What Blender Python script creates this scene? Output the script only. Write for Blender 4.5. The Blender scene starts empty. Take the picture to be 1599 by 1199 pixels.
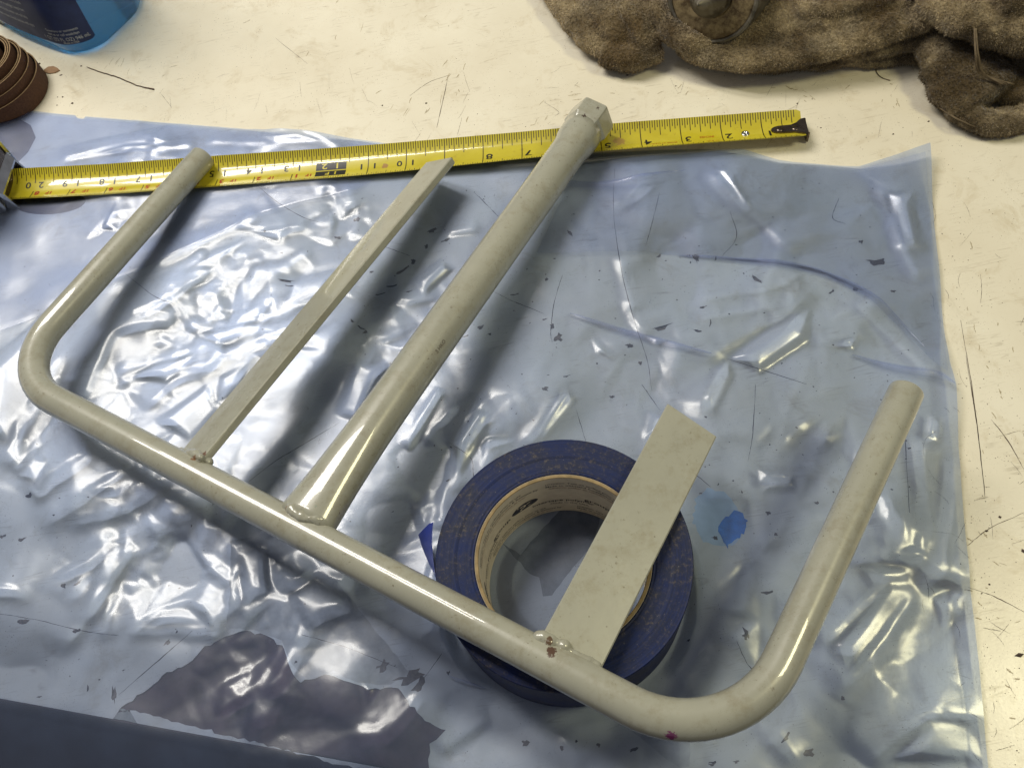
import bpy, bmesh, math, random
import numpy as np
from mathutils import Vector, Matrix, geometry, noise as mnoise
R_ = math.radians
scene = bpy.context.scene
COL = scene.collection
MM = 0.001                                   # everything below is written in millimetres

# ------------------------------------------------------------------ camera
W, H, F = 1599.0, 1199.0, 1347.0
CX = np.array([0.98138, -0.16974, -0.08989]); CY = np.array([0.19207, 0.86728, 0.45928])
CF = np.array([0.0, 0.46799, -0.88373]); CC = np.array([0.0, 0.0, 428.58])
cam = bpy.data.cameras.new("camera"); camo = bpy.data.objects.new("camera", cam); COL.objects.link(camo)
cam.sensor_width = 36.0; cam.lens = 36.0 * F / W; cam.clip_start = 0.01; cam.clip_end = 50
m = Matrix.Identity(4)
for i in range(3):
    m[i][0], m[i][1], m[i][2], m[i][3] = CX[i], CY[i], -CF[i], CC[i] * MM
camo.matrix_world = m
scene.camera = camo

# ------------------------------------------------------------------ world, lamps, exposure
world = bpy.data.worlds.new("World"); scene.world = world; world.use_nodes = True
world.node_tree.nodes["Background"].inputs[0].default_value = (0.95, 0.95, 1.0, 1)
world.node_tree.nodes["Background"].inputs[1].default_value = 0.205
scene.view_settings.view_transform = 'Standard'; scene.view_settings.look = 'None'
scene.view_settings.exposure = 0.0; scene.view_settings.gamma = 1.0
EX = np.array([0.780286, -0.619381, 0.086726])       # along the bar of the tool
AR = np.array([0.625391, 0.774109, -0.098192])       # along its arms
NR = np.array([-0.006317, 0.130855, 0.991381])       # out of its plane


def area(name, loc, target, sx, sy, power, col, xdir):
    l = bpy.data.lights.new(name, 'AREA'); l.shape = 'RECTANGLE'; l.size = sx * MM; l.size_y = sy * MM
    l.energy = power; l.color = col
    o = bpy.data.objects.new(name, l); COL.objects.link(o)
    z = (Vector(loc) - Vector(target)).normalized(); x = Vector(xdir); x = (x - z * x.dot(z)).normalized(); y = z.cross(x)
    mm = Matrix.Identity(4)
    for i in range(3):
        mm[i][0], mm[i][1], mm[i][2], mm[i][3] = x[i], y[i], z[i], loc[i] * MM
    o.matrix_world = mm
    return o


LA = np.array([-470., 850., 1100.])
for sgn in (-1, 1):                                   # the two tubes of a shop light, cool white
    c = LA + sgn * 135 * np.array([0.62, 0.78, 0])
    area("shop_light_tube", c, (-60, 220, 0), 720, 150, 8.2, (1.0, 0.955, 0.87), (-0.78, 0.62, 0))
LB = np.array([800., 60., 1100.])
area("warm_lamp", LB, (60, 150, 0), 300, 220, 5.4, (1.0, 0.93, 0.56), (0.78, -0.62, 0))


# ------------------------------------------------------------------ helpers
def at(px, py, z=0.0):
    """point (mm) where the photograph's pixel meets the level z"""
    d = CF + CX * ((px - W / 2) / F) - CY * ((py - H / 2) / F)
    return CC + d * ((z - CC[2]) / d[2])


def on_plane(px, py, p0, n):
    d = CF + CX * ((px - W / 2) / F) - CY * ((py - H / 2) / F)
    return CC + d * (np.dot(p0 - CC, n) / np.dot(d, n))


def mesh(name, v, f, mat, parent=None, smooth=False, kind=None):
    me = bpy.data.meshes.new(name)
    v = np.asarray(v, dtype=float) * MM
    if isinstance(f, np.ndarray):
        k = f.shape[1]
        me.vertices.add(len(v)); me.vertices.foreach_set("co", v.astype(np.float32).ravel())
        me.loops.add(f.size); me.loops.foreach_set("vertex_index", f.astype(np.int32).ravel())
        me.polygons.add(len(f)); me.polygons.foreach_set("loop_start", np.arange(0, f.size, k, dtype=np.int32))
        me.update(calc_edges=True)
    else:
        me.from_pydata(v.tolist(), [], f); me.update()
    if smooth:
        me.polygons.foreach_set("use_smooth", np.ones(len(me.polygons), dtype=bool))
    if mat: me.materials.append(mat)
    o = bpy.data.objects.new(name, me); COL.objects.link(o)
    if parent: o.parent = parent
    if kind: o["kind"] = kind
    return o


def bm_obj(name, bm, mat, parent=None, smooth=False):
    bmesh.ops.recalc_face_normals(bm, faces=bm.faces)
    bm.verts.index_update()
    v = [list(x.co) for x in bm.verts]; f = [[q.index for q in p.verts] for p in bm.faces]; bm.free()
    return mesh(name, v, f, mat, parent, smooth)


def empty(name, loc=(0, 0, 0)):
    """an Empty at the base of a thing; children keep world coordinates through parent_to"""
    o = bpy.data.objects.new(name, None); COL.objects.link(o); o.location = [c * MM for c in loc]; o.empty_display_size = 0.02
    return o


def parent_to(root, *objs):
    for o in objs:
        o.parent = root; o.matrix_parent_inverse = Matrix.Translation(root.location).inverted()


def tag(o, label, cat, kind=None, group=None):
    o["label"] = label; o["category"] = cat
    if kind: o["kind"] = kind
    if group: o["group"] = group
    return o


def tube(path, radii, seg=28, caps=True, up=None, flat=None):
    """verts, faces of a swept round section; flat = (a, b) scales of the two section axes"""
    path = np.asarray(path, float); n = len(path)
    radii = np.broadcast_to(np.asarray(radii, float), (n,))
    T = np.gradient(path, axis=0); T /= np.linalg.norm(T, axis=1)[:, None]
    u = np.array(up if up is not None else (0, 0, 1.0)); u = u - T[0] * (u @ T[0])
    if np.linalg.norm(u) < 1e-6: u = np.array([1.0, 0, 0]) - T[0] * T[0][0]
    u /= np.linalg.norm(u); V = []
    a = np.linspace(0, 2 * np.pi, seg, endpoint=False)
    fa, fb = flat or (1, 1)
    for i in range(n):
        u = u - T[i] * (u @ T[i]); u /= np.linalg.norm(u); w = np.cross(T[i], u)
        V.append(path[i] + radii[i] * (fa * np.cos(a)[:, None] * u + fb * np.sin(a)[:, None] * w))
    V = np.concatenate(V); Fc = []
    for i in range(n - 1):
        for j in range(seg):
            k = (j + 1) % seg
            Fc.append([i * seg + j, i * seg + k, (i + 1) * seg + k, (i + 1) * seg + j])
    if caps:
        Fc.append(list(range(seg))[::-1]); Fc.append([(n - 1) * seg + j for j in range(seg)])
    return V, Fc


def spline(pts, n):
    """Catmull-Rom through pts"""
    P = np.asarray(pts, float); P = np.vstack([2 * P[0] - P[1], P, 2 * P[-1] - P[-2]]); out = []
    m_ = len(P) - 3
    for t in np.linspace(0, m_ - 1e-9, n):
        i = int(t); s = t - i; a, b, c, d = P[i:i + 4]
        out.append(0.5 * ((2 * b) + (c - a) * s + (2 * a - 5 * b + 4 * c - d) * s * s + (3 * b - a - 3 * c + d) * s ** 3))
    return np.array(out)


def poly_prism(pts, z0, z1):
    """prism from a plan outline (any simple polygon)"""
    n = len(pts); tri = geometry.tessellate_polygon([[Vector((p[0], p[1], 0)) for p in pts]])
    v = [(p[0], p[1], z1) for p in pts] + [(p[0], p[1], z0) for p in pts]; f = []
    for t in tri:
        a, b, c = t
        A, B, C = [np.array(pts[q][:2]) for q in t]
        if (B - A)[0] * (C - A)[1] - (B - A)[1] * (C - A)[0] < 0: a, b, c = c, b, a
        f.append([a, b, c]); f.append([c + n, b + n, a + n])
    area2 = sum(pts[i][0] * pts[(i + 1) % n][1] - pts[(i + 1) % n][0] * pts[i][1] for i in range(n))
    for i in range(n):
        j = (i + 1) % n
        f.append([i + n, j + n, j, i] if area2 > 0 else [i, j, j + n, i + n])
    return v, f


def text2d(s, size, align='LEFT', bold=0.0):
    """flat lettering as verts (x, y) and faces"""
    cu = bpy.data.curves.new("txt", 'FONT'); cu.body = s; cu.size = size; cu.align_x = align; cu.fill_mode = 'FRONT'
    cu.resolution_u = 3; cu.offset = bold
    o = bpy.data.objects.new("txt", cu); COL.objects.link(o)
    dg = bpy.context.evaluated_depsgraph_get(); ev = o.evaluated_get(dg); me = ev.to_mesh()
    v = [(q.co.x, q.co.y) for q in me.vertices]; f = [list(p.vertices) for p in me.polygons]
    ev.to_mesh_clear(); bpy.data.objects.remove(o); bpy.data.curves.remove(cu)
    return np.array(v).reshape(-1, 2), f


# ------------------------------------------------------------------ materials
class NT:
    def __init__(s, name):
        s.m = bpy.data.materials.new(name); s.m.use_nodes = True; s.t = s.m.node_tree; s.n = s.t.nodes
        s.b = s.n["Principled BSDF"]; s.out = s.n["Material Output"]
        s.co = s.n.new("ShaderNodeTexCoord").outputs["Object"]

    def link(s, a, b): s.t.links.new(a, b)

    def node(s, typ, **kw):
        n = s.n.new(typ)
        for k, v in kw.items(): setattr(n, k, v)
        return n

    def mapping(s, scale=(1, 1, 1), rot=(0, 0, 0)):
        n = s.node("ShaderNodeMapping"); s.link(s.co, n.inputs[0]); n.inputs["Scale"].default_value = scale; n.inputs["Rotation"].default_value = rot
        return n.outputs[0]

    def noise(s, scale, detail=4, rough=0.6, vec=None, dist=0.0):
        n = s.node("ShaderNodeTexNoise"); s.link(vec or s.co, n.inputs["Vector"])
        n.inputs["Scale"].default_value = scale; n.inputs["Detail"].default_value = detail; n.inputs["Roughness"].default_value = rough; n.inputs["Distortion"].default_value = dist
        return n.outputs[0]

    def vor(s, scale, vec=None, feature='F1', out="Distance"):
        n = s.node("ShaderNodeTexVoronoi", feature=feature); s.link(vec or s.co, n.inputs["Vector"]); n.inputs["Scale"].default_value = scale
        return n.outputs[out]

    def ramp(s, x, a, b, ya=0.0, yb=1.0):
        n = s.node("ShaderNodeMapRange"); n.clamp = True; s.link(x, n.inputs[0])
        n.inputs[1].default_value = a; n.inputs[2].default_value = b; n.inputs[3].default_value = ya; n.inputs[4].default_value = yb
        return n.outputs[0]

    def math(s, op, a, b=None):
        n = s.node("ShaderNodeMath", operation=op)
        for i, q in enumerate((a, b)):
            if q is None: continue
            if isinstance(q, (int, float)): n.inputs[i].default_value = q
            else: s.link(q, n.inputs[i])
        return n.outputs[0]

    def mix(s, fac, a, b):
        n = s.node("ShaderNodeMix", data_type='RGBA')
        for sock, q in ((n.inputs[0], fac), (n.inputs[6], a), (n.inputs[7], b)):
            if isinstance(q, (int, float)): sock.default_value = q
            elif isinstance(q, tuple): sock.default_value = (*q[:3], 1)
            else: s.link(q, sock)
        return n.outputs[2]

    def spot(s, p, r, wob=0.5, nscale=900):
        """1 inside a ragged spot of radius r mm about p mm"""
        n = s.node("ShaderNodeVectorMath", operation='DISTANCE'); s.link(s.co, n.inputs[0]); n.inputs[1].default_value = [q * MM for q in p]
        d = s.math('MULTIPLY', n.outputs["Value"], 1 / (r * MM))
        d = s.math('ADD', d, s.math('MULTIPLY', s.math('SUBTRACT', s.noise(nscale, 3), 0.5), wob * 4))
        return s.ramp(d, 0.85, 1.1, 1, 0)

    def bump(s, h, strength, dist):
        n = s.node("ShaderNodeBump"); s.link(h, n.inputs["Height"]); n.inputs["Strength"].default_value = strength; n.inputs["Distance"].default_value = dist * MM
        s.link(n.outputs[0], s.b.inputs["Normal"]); return n

    def set(s, base=None, rough=None, metal=None, **kw):
        def put(k, q):
            if isinstance(q, (int, float)): s.b.inputs[k].default_value = q
            elif isinstance(q, tuple): s.b.inputs[k].default_value = (*q, 1) if len(q) == 3 else q
            else: s.link(q, s.b.inputs[k])
        if base is not None: put("Base Color", base)
        if rough is not None: put("Roughness", rough)
        if metal is not None: put("Metallic", metal)
        for k, q in kw.items(): put(k.replace("_", " "), q)
        return s.m


def simple(name, base, rough=0.5, metal=0.0, var=0.15, vscale=300, bump=0.0):
    t = NT(name); n = t.noise(vscale, 5)
    dark = tuple(c * (1 - 2 * var) for c in base)
    t.set(t.mix(t.ramp(n, 0.3, 0.7), dark, base), t.ramp(n, 0.3, 0.7, min(1, rough + 0.08), max(0.03, rough - 0.05)), metal)
    if bump: t.bump(n, 0.5, bump)
    return t.m


def mat_laminate():
    t = NT("cream_bench_laminate")
    cloud = t.noise(9, 5, 0.6)
    base = t.mix(t.ramp(cloud, 0.35, 0.7), (0.66, 0.605, 0.475), (0.76, 0.715, 0.585))
    stain = t.math('MULTIPLY', t.ramp(t.noise(38, 6, 0.75, dist=0.6), 0.54, 0.74), 0.6)
    base = t.mix(stain, base, (0.47, 0.39, 0.25))
    sm = t.math('MULTIPLY', t.ramp(t.noise(1, 7, 0.8, t.mapping((60, 16, 60), (0, 0, 0.5))), 0.60, 0.72), 0.25)
    base = t.mix(sm, base, (0.36, 0.33, 0.24))
    for sc, rot, th in ((260, 0.7, 0.0026), (180, -0.5, 0.003), (330, 1.9, 0.0022)):       # fine scratches: edges of long cells
        v = t.node("ShaderNodeTexVoronoi", feature='DISTANCE_TO_EDGE'); t.link(t.mapping((sc * 0.05, sc, sc), (0, 0, rot)), v.inputs["Vector"]); v.inputs["Scale"].default_value = 1.0
        ln = t.ramp(v.outputs["Distance"], 0.0, 0.035, 1, 0)
        ln = t.math('MULTIPLY', ln, t.ramp(t.noise(55, 3, vec=t.mapping((1, 1, 1), (0, 0, rot))), 0.56, 0.68))
        base = t.mix(t.math('MULTIPLY', ln, 0.38), base, (0.25, 0.20, 0.13))
    for sc, th, am in ((420, 0.13, 0.75), (900, 0.17, 0.65), (170, 0.065, 0.8)):            # specks of dirt
        d = t.vor(sc); msk = t.math('MULTIPLY', t.ramp(d, th * 0.7, th, 1, 0), t.ramp(t.noise(26 + sc * 0.05, 3), 0.50, 0.62))
        base = t.mix(t.math('MULTIPLY', msk, am), base, (0.10, 0.065, 0.035))
    n = t.noise(700, 4)
    t.set(base, t.ramp(cloud, 0.3, 0.7, 0.34, 0.24))
    t.bump(t.math('ADD', n, t.math('MULTIPLY', t.noise(90, 2), 1.5)), 0.25, 0.25)
    return t.m


def mat_tool():
    t = NT("pale_grey_enamel")
    c = t.noise(22, 4)
    base = t.mix(t.ramp(c, 0.3, 0.7), (0.292, 0.288, 0.228), (0.34, 0.334, 0.265))
    sm = t.math('MULTIPLY', t.ramp(t.noise(70, 7, 0.8), 0.50, 0.68), 0.5)
    base = t.mix(sm, base, (0.20, 0.17, 0.10))
    sp = t.math('MULTIPLY', t.ramp(t.noise(520, 5, 0.75), 0.60, 0.67), t.ramp(t.noise(45, 3), 0.44, 0.58))
    base = t.mix(t.math('MULTIPLY', sp, 0.8), base, (0.11, 0.085, 0.045))
    v = t.vor(240); pits = t.math('MULTIPLY', t.ramp(t.math('ADD', v, t.math('MULTIPLY', t.noise(900, 3), .12)), 0.10, 0.17, 1, 0), t.ramp(t.noise(30, 2), 0.52, 0.62))
    base = t.mix(t.math('MULTIPLY', pits, 0.7), base, (0.06, 0.035, 0.02))
    P0 = np.array([-268.2, 271.6, 31.2])
    for (p, r, col) in SPOTS:
        base = t.mix(t.spot(p, r), base, col)
    t.set(base, t.ramp(t.noise(60, 4), 0.3, 0.7, 0.24, 0.36))
    t.bump(t.math('ADD', t.math('MULTIPLY', t.noise(90, 2), 1.0), t.math('MULTIPLY', t.noise(420, 3), 0.2)), 0.22, 0.4)
    t.b.inputs["Coat Weight"].default_value = 0.8; t.b.inputs["Coat Roughness"].default_value = 0.03
    return t.m


def mat_film(name, tint=(0.705, 0.79, 1.0), haze=0.10):
    t = NT(name)
    tr = t.node("ShaderNodeBsdfTransparent"); tr.inputs[0].default_value = (*tint, 1)
    df = t.node("ShaderNodeBsdfDiffuse"); df.inputs[0].default_value = (0.36, 0.54, 1.0, 1)
    tl = t.node("ShaderNodeBsdfTranslucent"); tl.inputs[0].default_value = (0.36, 0.54, 1.0, 1)
    g1 = t.node("ShaderNodeBsdfGlossy"); g2 = t.node("ShaderNodeBsdfGlossy"); fr = t.node("ShaderNodeFresnel"); fr.inputs[0].default_value = 1.64
    t.link(t.ramp(t.noise(35, 4), 0.35, 0.65, 0.15, 0.25), g1.inputs["Roughness"]); g2.inputs["Roughness"].default_value = 0.42
    for g_ in (g1, g2): g_.inputs[0].default_value = (1, 1, 1, 1)
    gl = t.node("ShaderNodeMixShader"); gl.inputs[0].default_value = 0.36; t.link(g1.outputs[0], gl.inputs[1]); t.link(g2.outputs[0], gl.inputs[2])
    a1 = t.node("ShaderNodeMixShader"); a1.inputs[0].default_value = 0.5; t.link(df.outputs[0], a1.inputs[1]); t.link(tl.outputs[0], a1.inputs[2])
    hz = t.math('ADD', haze, t.math('MULTIPLY', t.ramp(t.noise(28, 5, 0.7), 0.4, 0.75), 0.05))
    a2 = t.node("ShaderNodeMixShader"); t.link(hz, a2.inputs[0]); t.link(tr.outputs[0], a2.inputs[1]); t.link(a1.outputs[0], a2.inputs[2])
    a3 = t.node("ShaderNodeMixShader"); t.link(fr.outputs[0], a3.inputs[0]); t.link(a2.outputs[0], a3.inputs[1]); t.link(gl.outputs[0], a3.inputs[2])
    bp = t.node("ShaderNodeBump"); bp.inputs["Strength"].default_value = 0.10; bp.inputs["Distance"].default_value = 0.5 * MM
    t.link(t.noise(210, 4, 0.6), bp.inputs["Height"])
    for n_ in (g1, fr): t.link(bp.outputs[0], n_.inputs["Normal"])
    t.link(a3.outputs[0], t.out.inputs[0])
    return t.m


# tool frame: corner point of the bar, then s along the bar, r along the arms, h out of the plane
P0 = np.array([-275.6, 277.6, 30.2])
def TP(s, r, h=0.0): return P0 + EX * s + AR * r + NR * h
BAR = 424.8
SPOTS = [(on_plane(302, 715, TP(0, 0, 7), NR), 1.4, (0.17, 0.08, 0.03)), (on_plane(318, 708, TP(0, 0, 7), NR), 1.5, (0.12, 0.055, 0.025)),
         (on_plane(450, 793, TP(0, 0, 8), NR), 1.1, (0.24, 0.10, 0.03)), (on_plane(492, 790, TP(0, 0, 11), NR), 1.6, (0.06, 0.25, 0.17)),
         (on_plane(861, 1018, TP(0, 0, 7), NR), 2.2, (0.085, 0.045, 0.025)), (on_plane(858, 1000, TP(0, 0, 8), NR), 1.8, (0.10, 0.06, 0.03)),
         (on_plane(1048, 1146, TP(0, 0, 3), NR), 2.4, (0.16, 0.02, 0.10)), (on_plane(288, 274, TP(0, 0, 8), NR), 1.3, (0.08, 0.045, 0.02)),
         (on_plane(912, 180, TP(0, 0, 13), NR), 1.6, (0.05, 0.025, 0.015)), (on_plane(934, 167, TP(0, 0, 13), NR), 1.5, (0.05, 0.025, 0.015)),
         (on_plane(1047, 628, TP(0, 0, 4), NR), 2.2, (0.22, 0.10, 0.03)), (on_plane(1015, 802, TP(0, 0, 8), NR), 1.2, (0.22, 0.12, 0.05)),
         (on_plane(707, 250, TP(0, 0, 4), NR), 1.0, (0.10, 0.08, 0.05))]

M_LAM = mat_laminate(); M_TOOL = mat_tool()
M_FILM = mat_film("blue_plastic_film"); M_FILM2 = mat_film("blue_plastic_film_second_layer", (0.915, 0.935, 0.998), 0.006)
M_FILM3 = mat_film("blue_plastic_film_pleat", (0.925, 0.94, 0.996), 0.003)
M_SUB = simple("dark_fibreboard", (0.125, 0.065, 0.06), 0.75, 0, 0.25, 120, 0.3)
M_STRIP = simple("dirty_edge_band", (0.42, 0.40, 0.31), 0.55, 0, 0.28, 90, 0.1)
M_MARK = simple("dark_gouge", (0.115, 0.08, 0.06), 0.8, 0, 0.3, 600)
M_MARKB = simple("brown_gouge", (0.23, 0.17, 0.12), 0.8, 0, 0.35, 500)
M_MARK3 = simple("worn_grey_laminate", (0.40, 0.375, 0.31), 0.7, 0, 0.2, 120)
M_MARK2 = simple("grey_smudge", (0.60, 0.555, 0.45), 0.7, 0, 0.12, 250)
M_FLOOR = simple("dark_floor_concrete", (0.055, 0.032, 0.034), 0.8, 0, 0.2, 12)

# ------------------------------------------------------------------ setting: floor, workbench
mesh("floor", [(-3000, -3000, -900), (3000, -3000, -900), (3000, 3000, -900), (-3000, 3000, -900)], [[0, 1, 2, 3]], M_FLOOR, kind="structure")
rng = random.Random(5); nrng = np.random.default_rng(11)
e0 = at(0, 1090)[:2]; e1 = at(600, 1199)[:2]; ed = (e1 - e0) / np.linalg.norm(e1 - e0); en = np.array([-ed[1], ed[0]])   # the bench's front edge
bench = empty("workbench"); bench["kind"] = "structure"; bench["label"] = "cream laminate workbench top with chipped dark front edge"


def ragged(pts, amp, step=4.0, seed=1):
    r = random.Random(seed); out = []; n = len(pts)
    for i in range(n):
        a = np.array(pts[i], float); b = np.array(pts[(i + 1) % n], float); k = max(1, int(np.linalg.norm(b - a) / step))
        for j in range(k):
            q = a + (b - a) * j / k
            out.append(q + np.array([r.uniform(-amp, amp), r.uniform(-amp, amp)]) * (1 if j or True else 0))
    return out


# outline of the missing laminate, read off the photograph and ragged a little
chip_px = [(190, 1104), (224, 1080), (260, 1050), (300, 1032), (320, 1010), (350, 993), (382, 986), (420, 993), (446, 1015), (452, 1042), (468, 1068), (498, 1048), (530, 1060), (575, 1075),
           (621, 1072), (636, 1094), (664, 1124), (696, 1140), (672, 1160), (668, 1196), (672, 1230)]
chip = ragged([at(*q)[:2] for q in chip_px], 0.7, 2.5, 3)[:-1]
strip_w = 5.0
far = [(1500, 1800), (-1500, 1800)]
ea = e0 - ed * 1200; eb = e0 + ed * 1900
ent = e0 + ed * (np.dot(chip[0] - e0, ed)); ext = e0 + ed * (np.dot(chip[-1] - e0, ed))
lam = [ea] + [ent - ed * 2] + chip + [ext + ed * 6] + [eb] + [np.array(q, float) for q in far]
v, f = poly_prism(lam, -0.6, 0.0)
parent_to(bench, mesh("laminate", v, f, M_LAM))
sub = [ea + en * 1.0, eb + en * 1.0] + [np.array(q, float) for q in far]
v, f = poly_prism(sub, -26, -0.65); parent_to(bench, mesh("substrate", v, f, M_SUB))
st = ragged([ent - ed * 6 + en * 1.2, ent + en * 0.4, ext + en * 0.4 - ed * 10, ext + en * 0.4 + ed * 30, ext + en * strip_w, ext + en * strip_w - ed * 30, (ent + ext) / 2 + en * 4.2, ent + en * 5.4 + ed * 4], 0.45, 3, 9)
v, f = poly_prism(st, -0.62, -0.1); parent_to(bench, mesh("edge_band", v, f, M_STRIP))
v, f = poly_prism([ea - en * 0.6, eb - en * 0.6, eb + en * 0.9, ea + en * 0.9], -27, -0.75); parent_to(bench, mesh("front_edge", v, f, M_SUB))


def blobs(items, z, name, mat, parent, jit=0.35):
    """flat ragged marks: (px, py, length mm, width mm, angle)"""
    V, Fc = [], []
    for (x, y, L, w, a) in items:
        c = at(x, y)[:2] if x is not None else y; k = 13; b = len(V)
        for j in range(k):
            th = 2 * math.pi * j / k; rr = 1 + rng.uniform(-jit, jit)
            p = np.array([math.cos(th) * L * .43 * rr, math.sin(th) * w * .43 * rr + .12 * L * math.cos(th) ** 2])
            V.append((c[0] + p[0] * math.cos(a) - p[1] * math.sin(a), c[1] + p[0] * math.sin(a) + p[1] * math.cos(a), z))
        Fc.append(list(range(b, b + k)))
    o = mesh(name, V, Fc, mat); o["kind"] = "stuff"; parent_to(parent, o); return o


def strokes(lines, z, name, mat, parent, w=0.35):
    V, Fc = [], []
    for ln in lines:
        wd = w
        if isinstance(ln, tuple) and isinstance(ln[0], (int, float)): wd, ln = ln
        P = spline([at(*q)[:2] for q in ln], max(8, 6 * len(ln)))
        T = np.gradient(P, axis=0); T /= np.linalg.norm(T, axis=1)[:, None]; Nn = np.stack([-T[:, 1], T[:, 0]], 1); b = len(V); n = len(P)
        for i in range(n):
            ww = wd * 0.5 * rng.uniform(0.35, 1.3) * (0.4 + 0.6 * math.sin(math.pi * (i + .5) / n)); jit_ = rng.uniform(-.12, .12)
            V.append((*(P[i] + Nn[i] * (ww + jit_)), z)); V.append((*(P[i] - Nn[i] * (ww - jit_)), z))
        Fc += [[b + 2 * i, b + 2 * i + 1, b + 2 * i + 3, b + 2 * i + 2] for i in range(n - 1)]
    o = mesh(name, V, Fc, mat); o["kind"] = "stuff"; parent_to(parent, o); return o


# dark gouges seen mostly through the film
G = [(1088, 403, 8, 3.2, 1.7), (1182, 438, 8, 2.6, -0.9), (1370, 410, 11, 4.5, -.2), (1030, 400, 4, 1.6, .6), (1118, 404, 4, 1, 1.2), (1035, 513, 14, 1.7, .1), (1088, 517, 5.5, 1.8, -.4), (1110, 505, 5, 1, 1.2),
     (983, 540, 5.5, 3.2, -.3), (872, 528, 6, 5, .8), (862, 510, 2.5, 4, 0), (1300, 455, 6, 1.6, .6), (1336, 452, 3, 2.6, 0), (1395, 455, 3.5, 2, 0), (1345, 378, 2.6, 3.4, 0), (1098, 480, 4.5, 1.2, 0), (890, 365, 2, 6, .3),
     (558, 343, 4.5, 3.6, 0), (528, 372, 6, 2.4, -.3), (413, 361, 2.6, 2.2, 0), (440, 395, 2, 1.8, 0), (675, 361, 6, 2.6, .3), (697, 376, 5.5, 2.4, .2), (666, 385, 3, 3.6, 0), (646, 408, 4, 4.2, 0), (627, 424, 9, 2, .4), (613, 447, 8, 1.1, 0),
     (637, 456, 6, 1, 0), (593, 460, 7, 1, 0), (446, 440, 11, 1.1, -.4), (450, 447, 7, 1.1, -.35), (550, 502, 4, 1.3, -.9), (563, 512, 6, 1.0, -.8), (570, 519, 4, 2.2, .6), (580, 425, 3, 2, 0), (1000, 568, 3, 3, 0), (956, 620, 3, 2.2, 0),
     (852, 608, 3.5, 4, .2), (884, 588, 5, 1, 0), (752, 511, 4.5, 2.6, .3), (765, 522, 2.8, 1.8, 0), (805, 460, 6, 1, 0), (850, 499, 4, 1, 0), (725, 526, 6, .9, .1), (853, 437, 2.4, 2, 0), (1116, 840, 3, 2.4, 0), (1165, 993, 3.2, 3.8, 1.4),
     (1118, 840, 2, 2, 0), (1201, 925, 7, 1.6, 0), (1275, 785, 3.5, 1.6, .1), (1200, 801, 2.5, 2, 0), (1212, 834, 2.2, 2, 0), (1166, 988, 2.6, 6, .2), (1317, 1090, 2, 2, 0), (1228, 1152, 5.5, 1.8, .7), (1264, 1175, 5, 3, .2), (1115, 1190, 4, 1.3, 0),
     (120, 912, 5.5, 1.5, .5), (35, 842, 4, 2.4, .1), (3, 838, 4, 2.4, 0), (46, 773, 4, 3, .3), (178, 1085, 2.6, 9, .1), (137, 1073, 1.2, 4, 0), (262, 1003, 5, 2.2, .6), (100, 915, 3, 4, .4), (62, 1088, 3, .8, 0), (990, 1170, 5, 1.6, .2),
     (935, 1163, 2, 2, 0), (820, 1160, 4, 3.2, -.5), (878, 1167, 1.8, 2.4, 0), (900, 1157, 1.4, 1.4, 0), (1112, 1193, 4, 1.2, 0), (700, 1050, 3, 2, 0), (640, 1060, 14, 7, .2), (655, 1070, 9, 5, .9), (598, 1040, 7, 5, .5), (95, 118, 3, 1.4, 0),
     (1150, 1189, 3, 1, 0), (1075, 1000, 2, 1, .3), (1095, 770, 2, 1, 0), (1420, 700, 2, 1, 0), (700, 750, 2.5, 1, .2), (120, 985, 4, 2, 0), (35, 970, 7, 2.6, -.2)]
for _ in range(150):
    x, y = rng.uniform(560, 1430), rng.uniform(280, 780)
    G.append((x, y, rng.uniform(.5, 1.7), rng.uniform(.5, 1.2), rng.uniform(0, 3.1)))
for _ in range(70):
    x, y = rng.uniform(20, 640), rng.uniform(330, 1080)
    G.append((x, y, rng.uniform(.5, 1.7), rng.uniform(.5, 1.2), rng.uniform(0, 3.1)))
blobs(G[::2], 0.06, "gouges", M_MARK, bench, .5); blobs(G[1::2], 0.06, "gouges", M_MARKB, bench, .5)
S = [[(395, 283), (425, 310), (470, 338), (508, 350)], [(960, 262), (958, 330), (970, 420), (990, 500), (1010, 560), (1018, 610)], [(878, 430), (866, 470), (860, 515), (862, 535)], [(1030, 300), (1018, 350), (1008, 385)], [(850, 490), (800, 470), (770, 455)],
     [(0, 958), (60, 968), (130, 985), (185, 992)], [(196, 428), (240, 462), (272, 475)], [(388, 752), (430, 720), (480, 690), (530, 660)], [(600, 385), (640, 400)], [(655, 1068), (690, 1020)], [(185, 1085), (260, 1020), (300, 985)], [(1140, 330), (1150, 370), (1128, 400)],
     [(1310, 310), (1300, 340), (1320, 350)], [(700, 690), (735, 715), (740, 745), (755, 765), (730, 830)], [(1500, 500), (1520, 620), (1538, 775)], (0.5, [(1508, 555), (1525, 660), (1538, 772)]), (0.45, [(1548, 655), (1575, 690), (1599, 733)]), [(1510, 852), (1545, 825), (1599, 800)], [(1512, 917), (1550, 930), (1599, 955)],
     (0.3, [(1535, 980), (1562, 985)]), (0.3, [(900, 640), (915, 690)]), [(1060, 720), (1110, 760)], [(1150, 1000), (1170, 1040), (1200, 1060)], [(1410, 630), (1420, 800)], [(700, 120), (682, 200)], (0.25, [(480, 100), (430, 60)]), (0.25, [(640, 150), (668, 130), (700, 118)]), (0.25, [(850, 160), (872, 175), (866, 182)]), (0.25, [(1352, 10), (1380, 60)]),
     (0.25, [(250, 145), (268, 168)]), (0.25, [(1300, 840), (1315, 870)]), [(1002, 600), (1030, 640)], [(740, 300), (790, 350)], [(1135, 560), (1260, 600)], [(470, 990), (540, 1010), (620, 1042)], [(640, 890), (600, 870), (560, 850)], [(1180, 600), (1175, 680), (1168, 720)]]
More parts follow.
